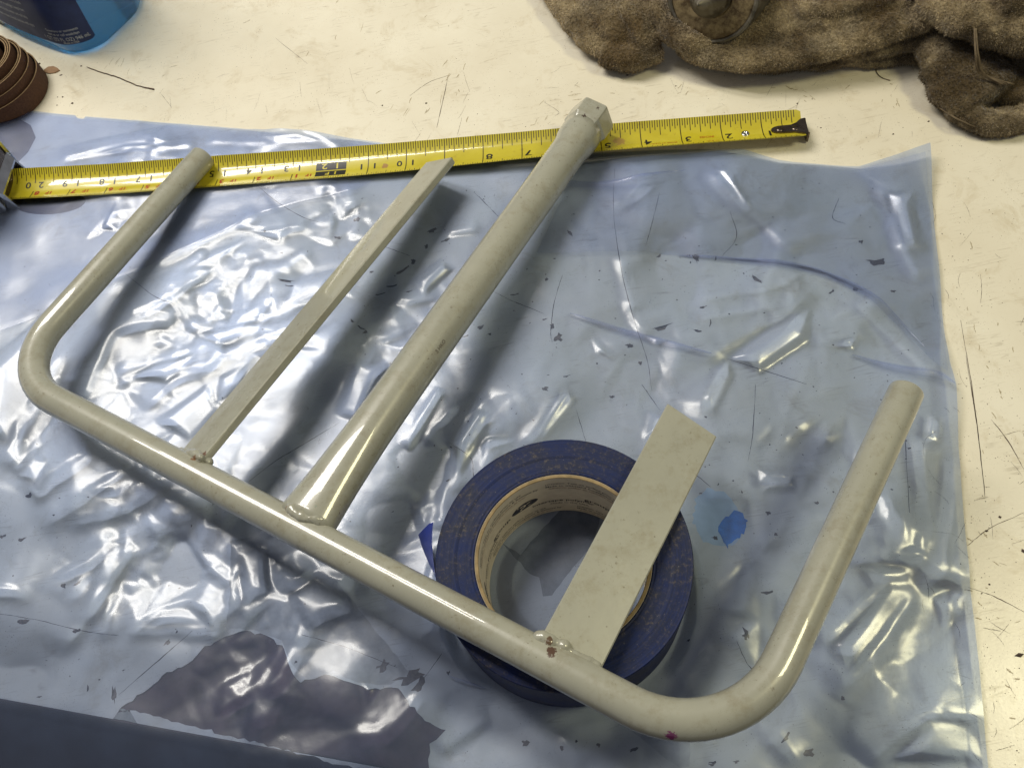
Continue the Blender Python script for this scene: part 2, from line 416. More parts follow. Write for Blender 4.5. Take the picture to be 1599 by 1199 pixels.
for _ in range(60):
    x, y = rng.uniform(1440, 1620), rng.uniform(300, 1200); a = rng.gauss(0.9, 0.9); L = rng.uniform(6, 45)
    S.append((rng.uniform(.08, .2), [(x, y), (x + L * .5 * math.cos(a) + rng.uniform(-3, 3), y + L * .5 * math.sin(a)), (x + L * math.cos(a), y + L * math.sin(a))]))
for _ in range(55):
    x, y = rng.uniform(200, 1450), rng.uniform(90, 235); a = rng.gauss(1.9, 0.7); L = rng.uniform(5, 35)
    S.append((rng.uniform(.07, .16), [(x, y), (x + L * .5 * math.cos(a), y + L * .5 * math.sin(a) + rng.uniform(-2, 2)), (x + L * math.cos(a), y + L * math.sin(a))]))
strokes(S, 0.09, "scratches", M_MARK, bench, 0.4)
SN = []
for (x, y, sx_, sy_, a, n_) in ((700, 120, 14, 25, 2.0, 9), (655, 165, 30, 14, 2.1, 9), (915, 152, 22, 5, 3.0, 7), (860, 178, 20, 10, 2.4, 5), (1225, 138, 10, 5, .3, 4), (1260, 150, 8, 5, .4, 4), (1395, 155, 8, 10, 1.2, 5), (195, 100, 12, 14, 2.2, 7), (290, 110, 40, 12, 2.8, 4), (1330, 130, 40, 3, 3.1, 3), (1075, 140, 12, 8, 2.6, 4), (520, 60, 60, 30, 2.0, 6), (1510, 420, 12, 60, 1.4, 5), (1560, 600, 16, 70, 1.2, 7), (1530, 930, 14, 50, .6, 6), (1570, 1000, 16, 60, .4, 8)):
    for _ in range(n_):
        cx_, cy_ = x + rng.gauss(0, sx_), y + rng.gauss(0, sy_); L = rng.uniform(4, 16); aa = a + rng.gauss(0, .25)
        SN.append((rng.uniform(.25, .9), [(cx_, cy_), (cx_ + L * .5 * math.cos(aa) + rng.uniform(-1, 1), cy_ + L * .5 * math.sin(aa)), (cx_ + L * math.cos(aa), cy_ + L * math.sin(aa))]))
strokes(SN, 0.05, "stains", simple("tan_stain", (.47, .395, .255), .6, 0, .2, 500), bench)
SM = [(820, 1025, 60, 30, -.6), (590, 1030, 70, 26, -.2), (560, 1050, 40, 14, -.1), (700, 770, 52, 34, 1.0), (1030, 1165, 22, 12, -.7), (330, 334, 6.5, 7, 0), (1016, 640, 14, 18, .3), (400, 755, 26, 10, .4), (100, 920, 12, 6, .5), (40, 715, 7, 3, .6)]
SM_pts = [at(*q)[:2] for q in [(782, 845), (812, 866), (850, 822), (880, 790), (940, 800), (925, 850), (880, 905), (862, 930), (848, 930), (842, 900), (826, 895), (812, 878)]]
v, f = poly_prism(ragged(SM_pts, .35, 2.5, 4), 0.01, 0.05); o = mesh("worn_patch", v, f, M_MARK3); parent_to(bench, o)
SM_pts = [at(*q)[:2] for q in [(985, 1142), (1000, 1150), (1040, 1185), (1062, 1198), (1076, 1196), (1078, 1160), (1060, 1140)]]
v, f = poly_prism(ragged(SM_pts, .3, 2.5, 6), 0.01, 0.05); o = mesh("worn_patch", v, f, M_MARK2); parent_to(bench, o)
SM_pts = [at(*q)[:2] for q in [(360, 845), (420, 830), (520, 900), (560, 950), (600, 1000), (640, 1050), (610, 1068), (560, 1066), (520, 1046), (480, 1062), (455, 1035), (440, 1000), (405, 985), (375, 980), (352, 985), (358, 940)]]
v, f = poly_prism(ragged(SM_pts, .5, 3, 8), 0.01, 0.045); o = mesh("worn_patch", v, f, M_MARK2); parent_to(bench, o)
SM_pts = [at(*q)[:2] for q in [(1086, 780), (1105, 762), (1132, 768), (1152, 790), (1165, 820), (1150, 850), (1120, 850), (1098, 846), (1082, 815)]]
v, f = poly_prism(ragged(SM_pts, .8, 2, 14), 0.01, 0.05); o = mesh("blue_stain", v, f, simple("pale_blue_stain", (.55, .65, .68), .5, 0, .1, 120)); parent_to(bench, o)
SM_pts = [at(22 + 56 + 56 * math.cos(a), 316 + 19 * math.sin(a) * (1 if math.sin(a) > 0 else .7) - 3 * math.cos(a))[:2] for a in np.linspace(0, 2 * math.pi, 26)[:-1]]
v, f = poly_prism(SM_pts, 0.01, 0.05); o = mesh("oval_patch", v, f, simple("brown_grey_patch", (0.115, 0.08, 0.075), .6, 0, .15, 100)); parent_to(bench, o)
v, f = poly_prism([at(*q)[:2] for q in [(-60, 165), (20, 180), (48, 196), (56, 215), (44, 238), (20, 262), (-60, 272)]], 0.01, 0.05); o = mesh("dark_patch", v, f, simple("purple_brown_patch", (0.10, 0.075, 0.085), .6, 0, .2, 60)); parent_to(bench, o)

# ------------------------------------------------------------------ the plastic film
GX0, GY0, GS, GW, GH = -420.0, -80.0, 0.8, 960, 700
Hm = np.zeros((GH, GW), np.float32)
ax = GX0 + np.arange(GW) * GS; ay = GY0 + np.arange(GH) * GS
XX, YY = np.meshgrid(ax, ay)


def vnoise(x, y, seed):
    xi = np.floor(x).astype(np.int64); yi = np.floor(y).astype(np.int64); fx = x - xi; fy = y - yi
    fx = fx * fx * fx * (fx * (fx * 6 - 15) + 10); fy = fy * fy * fy * (fy * (fy * 6 - 15) + 10)

    def h(a, b):
        n = (a * 374761393 + b * 668265263 + seed * 974711) & 0xffffffff; n = ((n ^ (n >> 13)) * 1274126177) & 0xffffffff
        return ((n ^ (n >> 16)) & 0xffff) / 65535.0
    return (h(xi, yi) * (1 - fx) + h(xi + 1, yi) * fx) * (1 - fy) + (h(xi, yi + 1) * (1 - fx) + h(xi + 1, yi + 1) * fx) * fy


def crease(p, q, w, a, sharp=0.5, asym=1.0):
    """a fold from p to q (mm): a tent of half width w, height a; asym stretches one flank"""
    p = np.array(p[:2]); q = np.array(q[:2]); L = np.linalg.norm(q - p)
    if L < 1e-3: return
    d = (q - p) / L; R = w * max(1, asym) + 3
    x0, x1 = min(p[0], q[0]) - R, max(p[0], q[0]) + R; y0, y1 = min(p[1], q[1]) - R, max(p[1], q[1]) + R
    i0, i1 = int(max(0, (x0 - GX0) / GS)), int(min(GW, (x1 - GX0) / GS + 1)); j0, j1 = int(max(0, (y0 - GY0) / GS)), int(min(GH, (y1 - GY0) / GS + 1))
    if i1 <= i0 or j1 <= j0: return
    X = XX[j0:j1, i0:i1] - p[0]; Y = YY[j0:j1, i0:i1] - p[1]
    t = X * d[0] + Y * d[1]; s = -X * d[1] + Y * d[0]
    wl = np.where(s > 0, w * asym, w); r = np.sqrt(s * s + sharp * sharp) - sharp
    prof = np.clip(1 - r / wl, 0, 1); prof = prof * prof * (1.6 - .6 * prof)
    end = np.clip(np.minimum(t + w * .7, L + w * .7 - t) / (w * 1.4), 0, 1); end = end * end * (3 - 2 * end)
    Hm[j0:j1, i0:i1] += (a * prof * end).astype(np.float32)


def fold(px, w, a, sharp=0.5, asym=1.0):
    P = [at(*q) for q in px]
    for i in range(len(P) - 1): crease(P[i], P[i + 1], w, a, sharp, asym)


for px, w, a, asym in [
    ([(134, 621), (156, 571), (180, 522)], 7, 2.2, 1.6), ([(180, 522), (225, 511), (272, 505)], 6, 1.6, 1), ([(272, 461), (300, 445), (328, 424)], 6, 1.6, 1.3), ([(206, 493), (250, 477), (272, 464)], 5, 1.4, 1),
    ([(272, 464), (300, 505), (303, 515)], 6, 1.6, 1), ([(300, 515), (347, 515), (416, 493)], 6, 1.8, 1.4), ([(188, 580), (256, 561), (325, 540)], 7, 1.7, 1.3), ([(190, 598), (244, 580), (312, 574)], 6, 1.5, 1),
    ([(231, 636), (275, 596), (325, 580), (353, 549)], 7, 1.9, 1.5), ([(244, 414), (297, 389), (369, 355), (400, 339)], 6, 1.7, .6), ([(375, 355), (438, 364), (478, 355)], 6, 1.6, 1), ([(328, 424), (320, 402), (310, 395)], 5, 1.3, 1),
    ([(74, 813), (152, 763), (197, 731)], 11, 2.6, 1.3), ([(116, 813), (184, 802), (223, 784), (255, 750)], 9, 2.4, 1.2), ([(113, 934), (147, 884), (184, 842)], 9, 2.4, .6), ([(100, 1010), (160, 930), (205, 865)], 9, 2.4, 1.0),
    ([(268, 773), (263, 789), (278, 813), (305, 855), (331, 889), (362, 907)], 7, 2.0, 1.3), ([(140, 965), (152, 925)], 7, 1.6, 1), ([(205, 973), (249, 952), (297, 934), (328, 952), (344, 984)], 9, 2.2, 1.2), ([(205, 985), (289, 980), (344, 988)], 7, 1.6, 1),
    ([(52, 737), (50, 758), (63, 773), (76, 755), (142, 710)], 6, 1.8, 1.3), ([(16, 710), (32, 731), (32, 600)], 7, 1.5, 1), ([(231, 800), (250, 844)], 5, 1.5, 1), ([(197, 826), (202, 871)], 5, 1.5, 1), ([(172, 880), (155, 930), (162, 990)], 7, 1.7, 1),
    ([(370, 845), (365, 950)], 7, 1.7, 1), ([(445, 920), (490, 890), (555, 920), (565, 955)], 8, 2.2, 1.2), ([(475, 985), (455, 1035), (425, 1080)], 6, 1.7, 1), ([(655, 1090), (605, 1145), (555, 1150)], 6, 1.4, 1), ([(440, 1010), (400, 1080)], 6, 1.5, 1),
    ([(345, 1110), (400, 1080)], 4, 1.2, 1), ([(415, 1040), (350, 1080)], 5, 1.2, 1), ([(405, 1090), (400, 1130)], 5, 1.3, 1), ([(0, 918), (45, 930)], 8, 1.6, 1.2), ([(5, 560), (50, 545)], 10, 1.8, 1), ([(10, 720), (60, 640), (90, 560)], 9, 2.0, 1),
    ([(713, 637), (663, 690), (677, 717)], 6, 1.7, 1.2), ([(760, 633), (727, 657), (713, 760)], 8, 2.2, 1.3), ([(703, 710), (693, 793), (687, 823)], 6, 1.8, 1), ([(657, 787), (663, 827)], 5, 1.4, 1), ([(450, 923), (487, 890)], 5, 1.4, 1), ([(690, 860), (672, 930), (665, 985)], 6, 1.6, 1),
    ([(960, 326), (1020, 284)], 7, 1.5, 1), ([(969, 403), (990, 500), (1007, 518)], 7, 1.7, 1.3), ([(1101, 560), (1135, 535), (1224, 492), (1258, 458)], 12, 2.8, 1.2), ([(1092, 645), (1113, 581)], 10, 2.2, 1), ([(1279, 535), (1347, 518)], 10, 1.9, 1),
    ([(1339, 475), (1449, 581)], 7, 1.8, 1.5), ([(1109, 275), (1139, 309), (1173, 330)], 9, 1.8, 1), ([(1173, 330), (1240, 395)], 8, 1.5, 1.3), ([(1092, 467), (1203, 450), (1250, 428)], 8, 1.6, 1), ([(1092, 496), (1203, 478)], 8, 1.4, 1), ([(1373, 292), (1407, 382), (1432, 433)], 9, 2.2, 1.4),
    ([(1400, 385), (1440, 385)], 7, 1.5, 1), ([(1324, 874), (1366, 866), (1436, 874)], 8, 2.0, 1), ([(1281, 1002), (1356, 928)], 9, 2.2, 1.1), ([(1313, 1072), (1377, 997), (1420, 933)], 10, 2.6, 1.1), ([(1356, 1189), (1441, 1114), (1526, 1120)], 11, 2.8, 1.6), ([(1441, 922), (1462, 901), (1505, 906)], 6, 2.2, 1.4),
    ([(1432, 690), (1440, 760), (1449, 850), (1452, 905)], 9, 2.4, .6), ([(1484, 720), (1478, 810), (1460, 895)], 8, 2.2, .8), ([(1380, 800), (1420, 830)], 6, 1.5, 1), ([(1375, 770), (1395, 840), (1430, 870)], 5, 1.6, 1), ([(1196, 1136), (1249, 1194)], 8, 1.6, 1), ([(1220, 690), (1260, 655)], 6, 1.3, 1),
    ([(1178, 690), (1200, 660)], 5, 1.0, 1), ([(500, 300), (520, 290), (545, 330)], 6, 1.5, 1), ([(540, 292), (560, 335), (552, 372)], 6, 1.5, 1), ([(480, 395), (440, 420), (395, 425)], 6, 1.5, 1), ([(700, 365), (745, 358)], 5, 1.2, 1), ([(620, 472), (680, 465)], 6, 1.4, 1),
    ([(870, 620), (850, 660), (822, 690)], 7, 1.3, 1), ([(900, 300), (820, 330)], 8, 1.3, 1), ([(1060, 1060), (1100, 1000)], 7, 1.2, 1), ([(1100, 770), (1180, 770), (1190, 850)], 7, .9, 1), ([(880, 1150), (905, 1190)], 6, 1.0, 1), ([(690, 1170), (760, 1120)], 6, 1.2, 1),
    ([(100, 250), (170, 232), (250, 222)], 6, 1.6, 1), ([(230, 215), (255, 235), (300, 228)], 5, 1.4, 1), ([(255, 205), (240, 245)], 5, 1.3, 1), ([(420, 205), (500, 215), (530, 232)], 6, 1.4, 1), ([(330, 222), (420, 228)], 5, 1.2, 1), ([(140, 370), (170, 340), (200, 330)], 8, 1.6, 1.3)]:
    fold(px, w * .95, a * .72, 0.35, 1 + 2.4 * asym)

# random crumple, strongest where the photograph is crumpled: (px, py, radius px, weight)
ZON = [(360, 480, 190, 1.0), (250, 830, 180, .95), (430, 930, 150, 1.0), (90, 680, 130, .6), (640, 560, 120, .8), (720, 700, 90, 1.0), (520, 340, 80, .9), (430, 1090, 120, .7), (640, 800, 80, .7), (230, 230, 130, .6), (420, 215, 110, .5),
       (1230, 500, 150, .75), (1400, 830, 110, .8), (1380, 1000, 150, .6), (1000, 560, 190, .5), (1250, 700, 150, .5), (980, 330, 150, .38), (1400, 350, 90, .5), (1180, 350, 150, .4), (1160, 950, 130, .42), (620, 1120, 100, .5), (1100, 1150, 150, .5), (180, 370, 90, .4)]
zc = np.array([[*at(a, b)[:2], c / 2.9, d] for a, b, c, d in ZON])
MASK = np.zeros_like(Hm)
for x, y, r, wgt in zc: MASK = np.maximum(MASK, wgt * np.exp(-((XX - x) ** 2 + (YY - y) ** 2) / (2 * (r * .6) ** 2)).astype(np.float32))
def facets(spacing, amp, seed, pw=1.0, lo=.03, aniso=1.0, th=0.0):
    """piecewise flat crumple: random heights on a Delaunay net, scaled by the mask"""
    r = np.random.default_rng(seed); ext = 480.0; sx, sy = spacing, spacing * aniso; nx, ny = int(2 * ext / sx), int(2 * ext / sy)
    gx, gy = np.meshgrid((np.arange(nx) - nx / 2) * sx, (np.arange(ny) - ny / 2) * sy); P = np.stack([gx.ravel(), gy.ravel()], 1) + r.uniform(-.48, .48, (gx.size, 2)) * np.array([sx, sy])
    P = np.stack([P[:, 0] * math.cos(th) - P[:, 1] * math.sin(th), P[:, 0] * math.sin(th) + P[:, 1] * math.cos(th)], 1) + np.array([GX0 + GW * GS / 2, GY0 + GH * GS / 2]); hgt = r.uniform(-1, 1, len(P)); hgt = np.sign(hgt) * np.abs(hgt) ** .7
    i = np.clip(((P[:, 0] - GX0) / GS).astype(int), 0, GW - 1); j = np.clip(((P[:, 1] - GY0) / GS).astype(int), 0, GH - 1); hgt = hgt * amp * np.maximum(MASK[j, i] ** pw, lo)
    res = geometry.delaunay_2d_cdt([Vector(q) for q in P], [], [], 0, 1e-4); pv = np.array([list(q) for q in res[0]]); src = [q[0] if q else 0 for q in res[3]]; hv = hgt[src]; out = np.zeros_like(Hm)
    for t in res[2]:
        A, B, C = pv[list(t)]; x0, x1 = min(A[0], B[0], C[0]), max(A[0], B[0], C[0]); y0, y1 = min(A[1], B[1], C[1]), max(A[1], B[1], C[1])
        i0, i1 = max(0, int((x0 - GX0) / GS)), min(GW, int((x1 - GX0) / GS) + 2); j0, j1 = max(0, int((y0 - GY0) / GS)), min(GH, int((y1 - GY0) / GS) + 2)
        if i1 <= i0 or j1 <= j0: continue
        X = XX[j0:j1, i0:i1]; Y = YY[j0:j1, i0:i1]; den = (B[1] - C[1]) * (A[0] - C[0]) + (C[0] - B[0]) * (A[1] - C[1])
        if abs(den) < 1e-9: continue
        a = ((B[1] - C[1]) * (X - C[0]) + (C[0] - B[0]) * (Y - C[1])) / den; b = ((C[1] - A[1]) * (X - C[0]) + (A[0] - C[0]) * (Y - C[1])) / den; c = 1 - a - b
        ins = (a >= -1e-6) & (b >= -1e-6) & (c >= -1e-6); out[j0:j1, i0:i1][ins] = (a * hv[t[0]] + b * hv[t[1]] + c * hv[t[2]])[ins]
    return out


def blur(h, n):
    for _ in range(n):
        h = (np.roll(h, 1, 0) + 2 * h + np.roll(h, -1, 0)) / 4; h = (np.roll(h, 1, 1) + 2 * h + np.roll(h, -1, 1)) / 4
    return h


Hm = blur(Hm, 1)
Hm += blur(facets(34, 2.6, 51, .9, .08, .55, .5), 1) + facets(17, 1.05, 52, 1.1, .02, .40, .55) + facets(7.5, .30, 53, 1.5, .01, .5, .4)


def toward(px, lamp, amt=1.0, cap=3.6, edge=.38):
    """a flat facet of the film that lies where the photograph shows it catching a lamp: tilted to mirror the lamp to the viewer's side"""
    P = np.array([at(*q)[:2] for q in px]); c = np.array([*P.mean(0), 1.0]); l = lamp - c; l /= np.linalg.norm(l); v_ = CC - c; v_ /= np.linalg.norm(v_); h = l + v_; g = -h[:2] / h[2] * amt
    if sum(P[i][0] * P[(i + 1) % len(P)][1] - P[(i + 1) % len(P)][0] * P[i][1] for i in range(len(P))) < 0: P = P[::-1]
    i0, i1 = max(0, int((P[:, 0].min() - GX0) / GS) - 1), min(GW, int((P[:, 0].max() - GX0) / GS) + 2); j0, j1 = max(0, int((P[:, 1].min() - GY0) / GS) - 1), min(GH, int((P[:, 1].max() - GY0) / GS) + 2)
    X = XX[j0:j1, i0:i1]; Y = YY[j0:j1, i0:i1]; lowest = min(g @ q for q in P); hh = g[0] * X + g[1] * Y - lowest
    over = max(0.0, hh.max() - 6); d = np.full_like(hh, 1e9)
    for i in range(len(P)):
        a, b = P[i], P[(i + 1) % len(P)]; e = (b - a) / np.linalg.norm(b - a); d = np.minimum(d, -(X - a[0]) * e[1] + (Y - a[1]) * e[0])
    k_ = np.clip(d / 6, 0, 1); k_ = k_ * k_ * (3 - 2 * k_); out = d <= 0
    base = Hm[j0:j1, i0:i1]; flat = np.minimum(hh, cap * 2) + base[d > 0].min() if (d > 0).any() else hh
    dd_ = np.maximum(d, 1e-3) * edge; h_ = np.maximum(hh, 1e-3); new = base * .12 + .3 + (h_ ** -3.0 + dd_ ** -3.0) ** (-1 / 3.0)
    Hm[j0:j1, i0:i1] = np.where(out, base, base * (1 - k_) + new * k_).astype(np.float32)


for poly in ([(1088, 625), (1108, 655), (1150, 585), (1140, 558), (1112, 572)], [(1130, 560), (1185, 590), (1265, 535), (1270, 478), (1235, 485)], [(1278, 540), (1335, 552), (1345, 516)], [(1285, 1010), (1330, 1060), (1425, 935), (1385, 900)],
             [(1365, 1195), (1538, 1195), (1522, 1118), (1440, 1114)], [(1370, 785), (1425, 795), (1440, 870), (1390, 880)], [(698, 690), (745, 636), (775, 648), (738, 720), (708, 765)], [(958, 340), (1022, 290), (1000, 280)], [(1440, 640), (1470, 650), (1468, 700), (1430, 690)], [(1175, 700), (1235, 660), (1220, 690)],
             [(1228, 446), (1256, 422), (1252, 468)], [(1253, 458), (1302, 484), (1275, 478)], [(1340, 882), (1435, 882), (1420, 922), (1362, 926)], [(1196, 1130), (1216, 1128), (1264, 1192), (1236, 1196)], [(1482, 780), (1500, 790), (1508, 890), (1490, 890)], [(1330, 700), (1345, 690), (1345, 770), (1325, 790)],
             [(880, 600), (905, 620), (850, 690), (835, 680)], [(1060, 700), (1000, 690), (1010, 640), (1050, 640)], [(1450, 930), (1505, 915), (1510, 960), (1470, 990)]): toward(poly, LB)
for poly in ([(918, 517), (945, 540), (978, 570), (928, 554)], [(1172, 728), (1241, 732), (1243, 768), (1178, 768)], [(1090, 276), (1133, 267), (1172, 330), (1150, 312)], [(1085, 470), (1220, 448), (1222, 456), (1087, 480)], [(1085, 500), (1210, 480), (1212, 488), (1087, 508)], [(690, 880), (672, 960), (650, 950), (668, 870)], [(640, 1090), (652, 1096), (606, 1150), (560, 1152)], [(-30, 530), (60, 498), (92, 470), (70, 600), (20, 700), (-30, 690)], [(75, 905), (180, 832), (198, 850), (150, 900), (100, 915)], [(205, 985), (250, 948), (305, 938), (345, 985)], [(130, 775), (195, 733), (232, 742), (190, 795)], [(445, 930), (490, 900), (552, 925), (567, 960), (480, 995)],
             [(368, 850), (420, 850), (432, 930), (372, 962)], [(258, 420), (330, 392), (398, 342), (385, 380), (330, 428)], [(185, 592), (240, 566), (332, 543), (262, 604)], [(300, 522), (400, 498), (418, 520), (340, 548)], [(375, 362), (470, 350), (440, 388)], [(240, 660), (330, 598), (352, 640), (300, 700)],
             [(556, 560), (612, 570), (560, 664), (518, 650)], [(-20, 900), (40, 912), (52, 936), (-20, 940)], [(618, 690), (678, 600), (702, 610), (640, 722)], [(450, 440), (530, 420), (520, 470), (440, 490)], [(150, 960), (175, 910), (200, 930), (165, 1010)], [(975, 400), (988, 405), (1010, 518), (990, 500)], [(20, 740), (60, 700), (95, 720), (62, 775)],
             [(640, 440), (690, 400), (715, 420), (660, 470)], [(110, 250), (200, 226), (290, 222), (250, 240)], [(400, 215), (470, 208), (520, 228), (430, 232)], [(1105, 272), (1140, 262), (1180, 330), (1160, 335)], [(1375, 300), (1430, 290), (1440, 400), (1405, 385)], [(560, 1060), (600, 1070), (575, 1110)], [(330, 640), (345, 590), (395, 560), (380, 610)]): toward(poly, LA)
Hm = blur(Hm, 1)
low = (vnoise(XX / 55, YY / 55, 1) - .5) * 5.5 + (vnoise(XX / 27 + 9, YY / 27, 2) - .5) * 1.8
mid = (1 - np.abs(2 * vnoise(XX / 15 + vnoise(XX / 30, YY / 30, 7) * 2, YY / 15, 3) - 1)) ** 2 * 1.1
fin = (1 - np.abs(2 * vnoise(XX / 6.5, YY / 6.5 + 5, 4) - 1)) ** 2 * .38
Hm = Hm + (low + (mid * .12 + fin * .15) * (MASK * .8 + .02)).astype(np.float32)
Hm = Hm - np.percentile(Hm, 4); Hm = np.where(Hm < 0, Hm * .02, Hm)
Hm = np.where(Hm > 8, 8 + (Hm - 8) * .4, Hm) + .35
ROLL = np.array([7.4, 110.2]); ROLL_Z = .9
rr = np.hypot(XX - ROLL[0], YY - ROLL[1]); under = np.clip((66 - rr) / 6, 0, 1); inside = np.clip((34 - rr) / 8, 0, 1)
Hm = Hm * (1 - .9 * under * (1 - .6 * inside)) + .3 * under
Hm = np.maximum(Hm, .22).astype(np.float32)
TD = np.array([math.cos(-.158), math.sin(-.158)]); TN = np.array([-TD[1], TD[0]]); T20 = np.array([-290.6, 443.3])
dt = np.abs((XX - T20[0]) * TN[0] + (YY - T20[1]) * TN[1]); belly = np.clip((13 - dt) / 5, 0, 1); Hm = Hm * (1 - belly) + np.minimum(Hm, .5) * belly
for (a_, b_) in ((TP(-16, 186), TP(-5, 60)),):          # nothing pokes through the arm that lies low
    d_ = (b_ - a_)[:2]; L_ = np.linalg.norm(d_); d_ = d_ / L_; t_ = np.clip((XX - a_[0]) * d_[0] + (YY - a_[1]) * d_[1], 0, L_); dd = np.hypot(XX - a_[0] - t_ * d_[0], YY - a_[1] - t_ * d_[1])
    near = np.clip((12 - dd) / 5, 0, 1); cap = (a_[2] + (b_[2] - a_[2]) * t_ / L_) - 9.2; Hm = Hm * (1 - near) + np.minimum(Hm, cap) * near
Hm = np.maximum(Hm, .2)


def hsamp(x, y):
    fx = np.clip((x - GX0) / GS, 0, GW - 1.001); fy = np.clip((y - GY0) / GS, 0, GH - 1.001); i = fx.astype(int); j = fy.astype(int); u = fx - i; w = fy - j
    return (Hm[j, i] * (1 - u) + Hm[j, i + 1] * u) * (1 - w) + (Hm[j + 1, i] * (1 - u) + Hm[j + 1, i + 1] * u) * w


def curve_at(px, n, extra=None):
    P = np.array([at(*q)[:2] for q in px]); d = np.concatenate([[0], np.cumsum(np.linalg.norm(np.diff(P, axis=0), axis=1))])
    t = np.linspace(0, d[-1], n); return np.stack([np.interp(t, d, P[:, 0]), np.interp(t, d, P[:, 1])], 1)


def coons(T, B, L, Rr):
    n, mm_ = len(T), len(L); u = np.linspace(0, 1, n)[None, :, None]; w = np.linspace(0, 1, mm_)[:, None, None]
    return (1 - w) * T[None] + w * B[None] + (1 - u) * L[:, None] + u * Rr[:, None] - ((1 - u) * (1 - w) * T[0] + u * (1 - w) * T[-1] + (1 - u) * w * B[0] + u * w * B[-1])


def grid_faces(n, mm_):
    a = np.arange(n * mm_).reshape(mm_, n); return np.stack([a[:-1, :-1], a[1:, :-1], a[1:, 1:], a[:-1, 1:]], -1).reshape(-1, 4)


NU, NV = 660, 540
TOP = [(-220, 158), (-60, 166), (0, 174), (60, 176), (118, 181), (122, 186), (131, 187), (134, 183), (300, 196), (440, 208), (560, 220), (640, 232), (760, 244), (860, 246), (930, 240), (1040, 235), (1110, 234), (1160, 241), (1215, 254), (1280, 258), (1340, 263), (1395, 252), (1445, 239)]
RIGHT = [(1445, 239), (1455, 330), (1464, 430), (1474, 540), (1478, 572), (1487, 608), (1497, 760), (1508, 900), (1525, 1050), (1540, 1199), (1556, 1340)]
LEFT = [(-220, 158), (-220, 400), (-220, 700), (-220, 1000), (-220, 1380)]
BOT = [(-220, 1380), (400, 1400), (1000, 1390), (1556, 1340)]
FP = coons(curve_at(TOP, NU), curve_at(BOT, NU), curve_at(LEFT, NV), curve_at(RIGHT, NV))
hz = hsamp(FP[..., 0], FP[..., 1])
side = (FP[..., 0] - e0[0]) * en[0] + (FP[..., 1] - e0[1]) * en[1]                   # droop past the bench edge
hz = hz + np.where(side < 0, -0.010 * side ** 2 - .10 * np.abs(side), 0) * np.clip(-side / 6, 0, 1)
cr = at(1445, 239)[:2]; hz = hz + 5 * np.exp(-((FP[..., 0] - cr[0]) ** 2 + (FP[..., 1] - cr[1]) ** 2) / (2 * 20 ** 2))      # a corner that curls up
rt = np.linspace(0, 1, NU)[None, :]; hz = hz + 1.2 * np.clip((rt - .985) / .015, 0, 1) * (0.5 + vnoise(FP[..., 1] / 35, FP[..., 0] * 0, 21))
sheet = empty("plastic_sheet", (*at(700, 650)[:2], 0))
tag(sheet, "crumpled translucent blue plastic sheet spread over the bench under the grey tool", "plastic sheet")
parent_to(sheet, mesh("film", np.concatenate([FP.reshape(-1, 2), hz.reshape(-1, 1)], 1), grid_faces(NU, NV), M_FILM, smooth=True))


def overlap(outline_top, outline_bot, nu, nv, dz, mat=None):
    T, B = curve_at(outline_top, nu), curve_at(outline_bot, nu); w = np.linspace(0, 1, nv)[:, None, None]; P = (1 - w) * T[None] + w * B[None]
    edge = np.clip(np.minimum(w, 1 - w) * nv / 3, 0, 1)[..., 0] * np.ones((nv, nu))
    z = hsamp(P[..., 0], P[..., 1]) + dz + .12 * edge
    o = mesh("folded_layer", np.concatenate([P.reshape(-1, 2), z.reshape(-1, 1)], 1), grid_faces(nu, nv), mat or M_FILM2, smooth=True); parent_to(sheet, o)


overlap([(-220, 162), (60, 180), (300, 200), (560, 224), (640, 236)], [(-220, 598), (0, 521), (60, 496), (150, 452), (244, 414), (297, 389), (369, 355), (400, 339), (470, 320), (560, 300)], 320, 160, .25)
overlap([(905, 262), (1040, 240), (1110, 238), (1160, 245), (1215, 258), (1280, 262), (1340, 267), (1395, 256), (1442, 243)], [(838, 400), (930, 398), (1020, 397), (1110, 404), (1190, 412), (1290, 430), (1350, 465), (1410, 520), (1450, 568), (1476, 585)], 260, 140, .25)
def pleat(px, w):
    """a soft pleat: the film lies doubled, then trebled, over a band that narrows to both ends"""
    P = spline([np.array(q, float) for q in px], 40); T = np.gradient(P, axis=0); T /= np.linalg.norm(T, axis=1)[:, None]; Nn = np.stack([-T[:, 1], T[:, 0]], 1); tt = np.linspace(0, 1, 40); ww = (w * np.sin(np.pi * (.03 + .94 * tt)) ** .8)[:, None]
    for k, (f0, f1) in enumerate(((1.0, 2.2), (.6, 1.3), (.3, .6))):
        overlap([tuple(q) for q in P - Nn * ww * f0], [tuple(q) for q in P + Nn * ww * f1], 90, 6, .5 + .12 * k, M_FILM3)


pleat([(1060, 400), (1140, 405), (1220, 412), (1290, 428), (1370, 470), (1440, 545)], 4.0); pleat([(1330, 556), (1400, 577), (1460, 588), (1486, 604)], 4.5); pleat([(890, 492), (1000, 525), (1110, 556)], 4.0); pleat([(815, 287), (880, 290), (960, 290), (1070, 272)], 3.4); pleat([(700, 1055), (760, 1075)], 2.0)

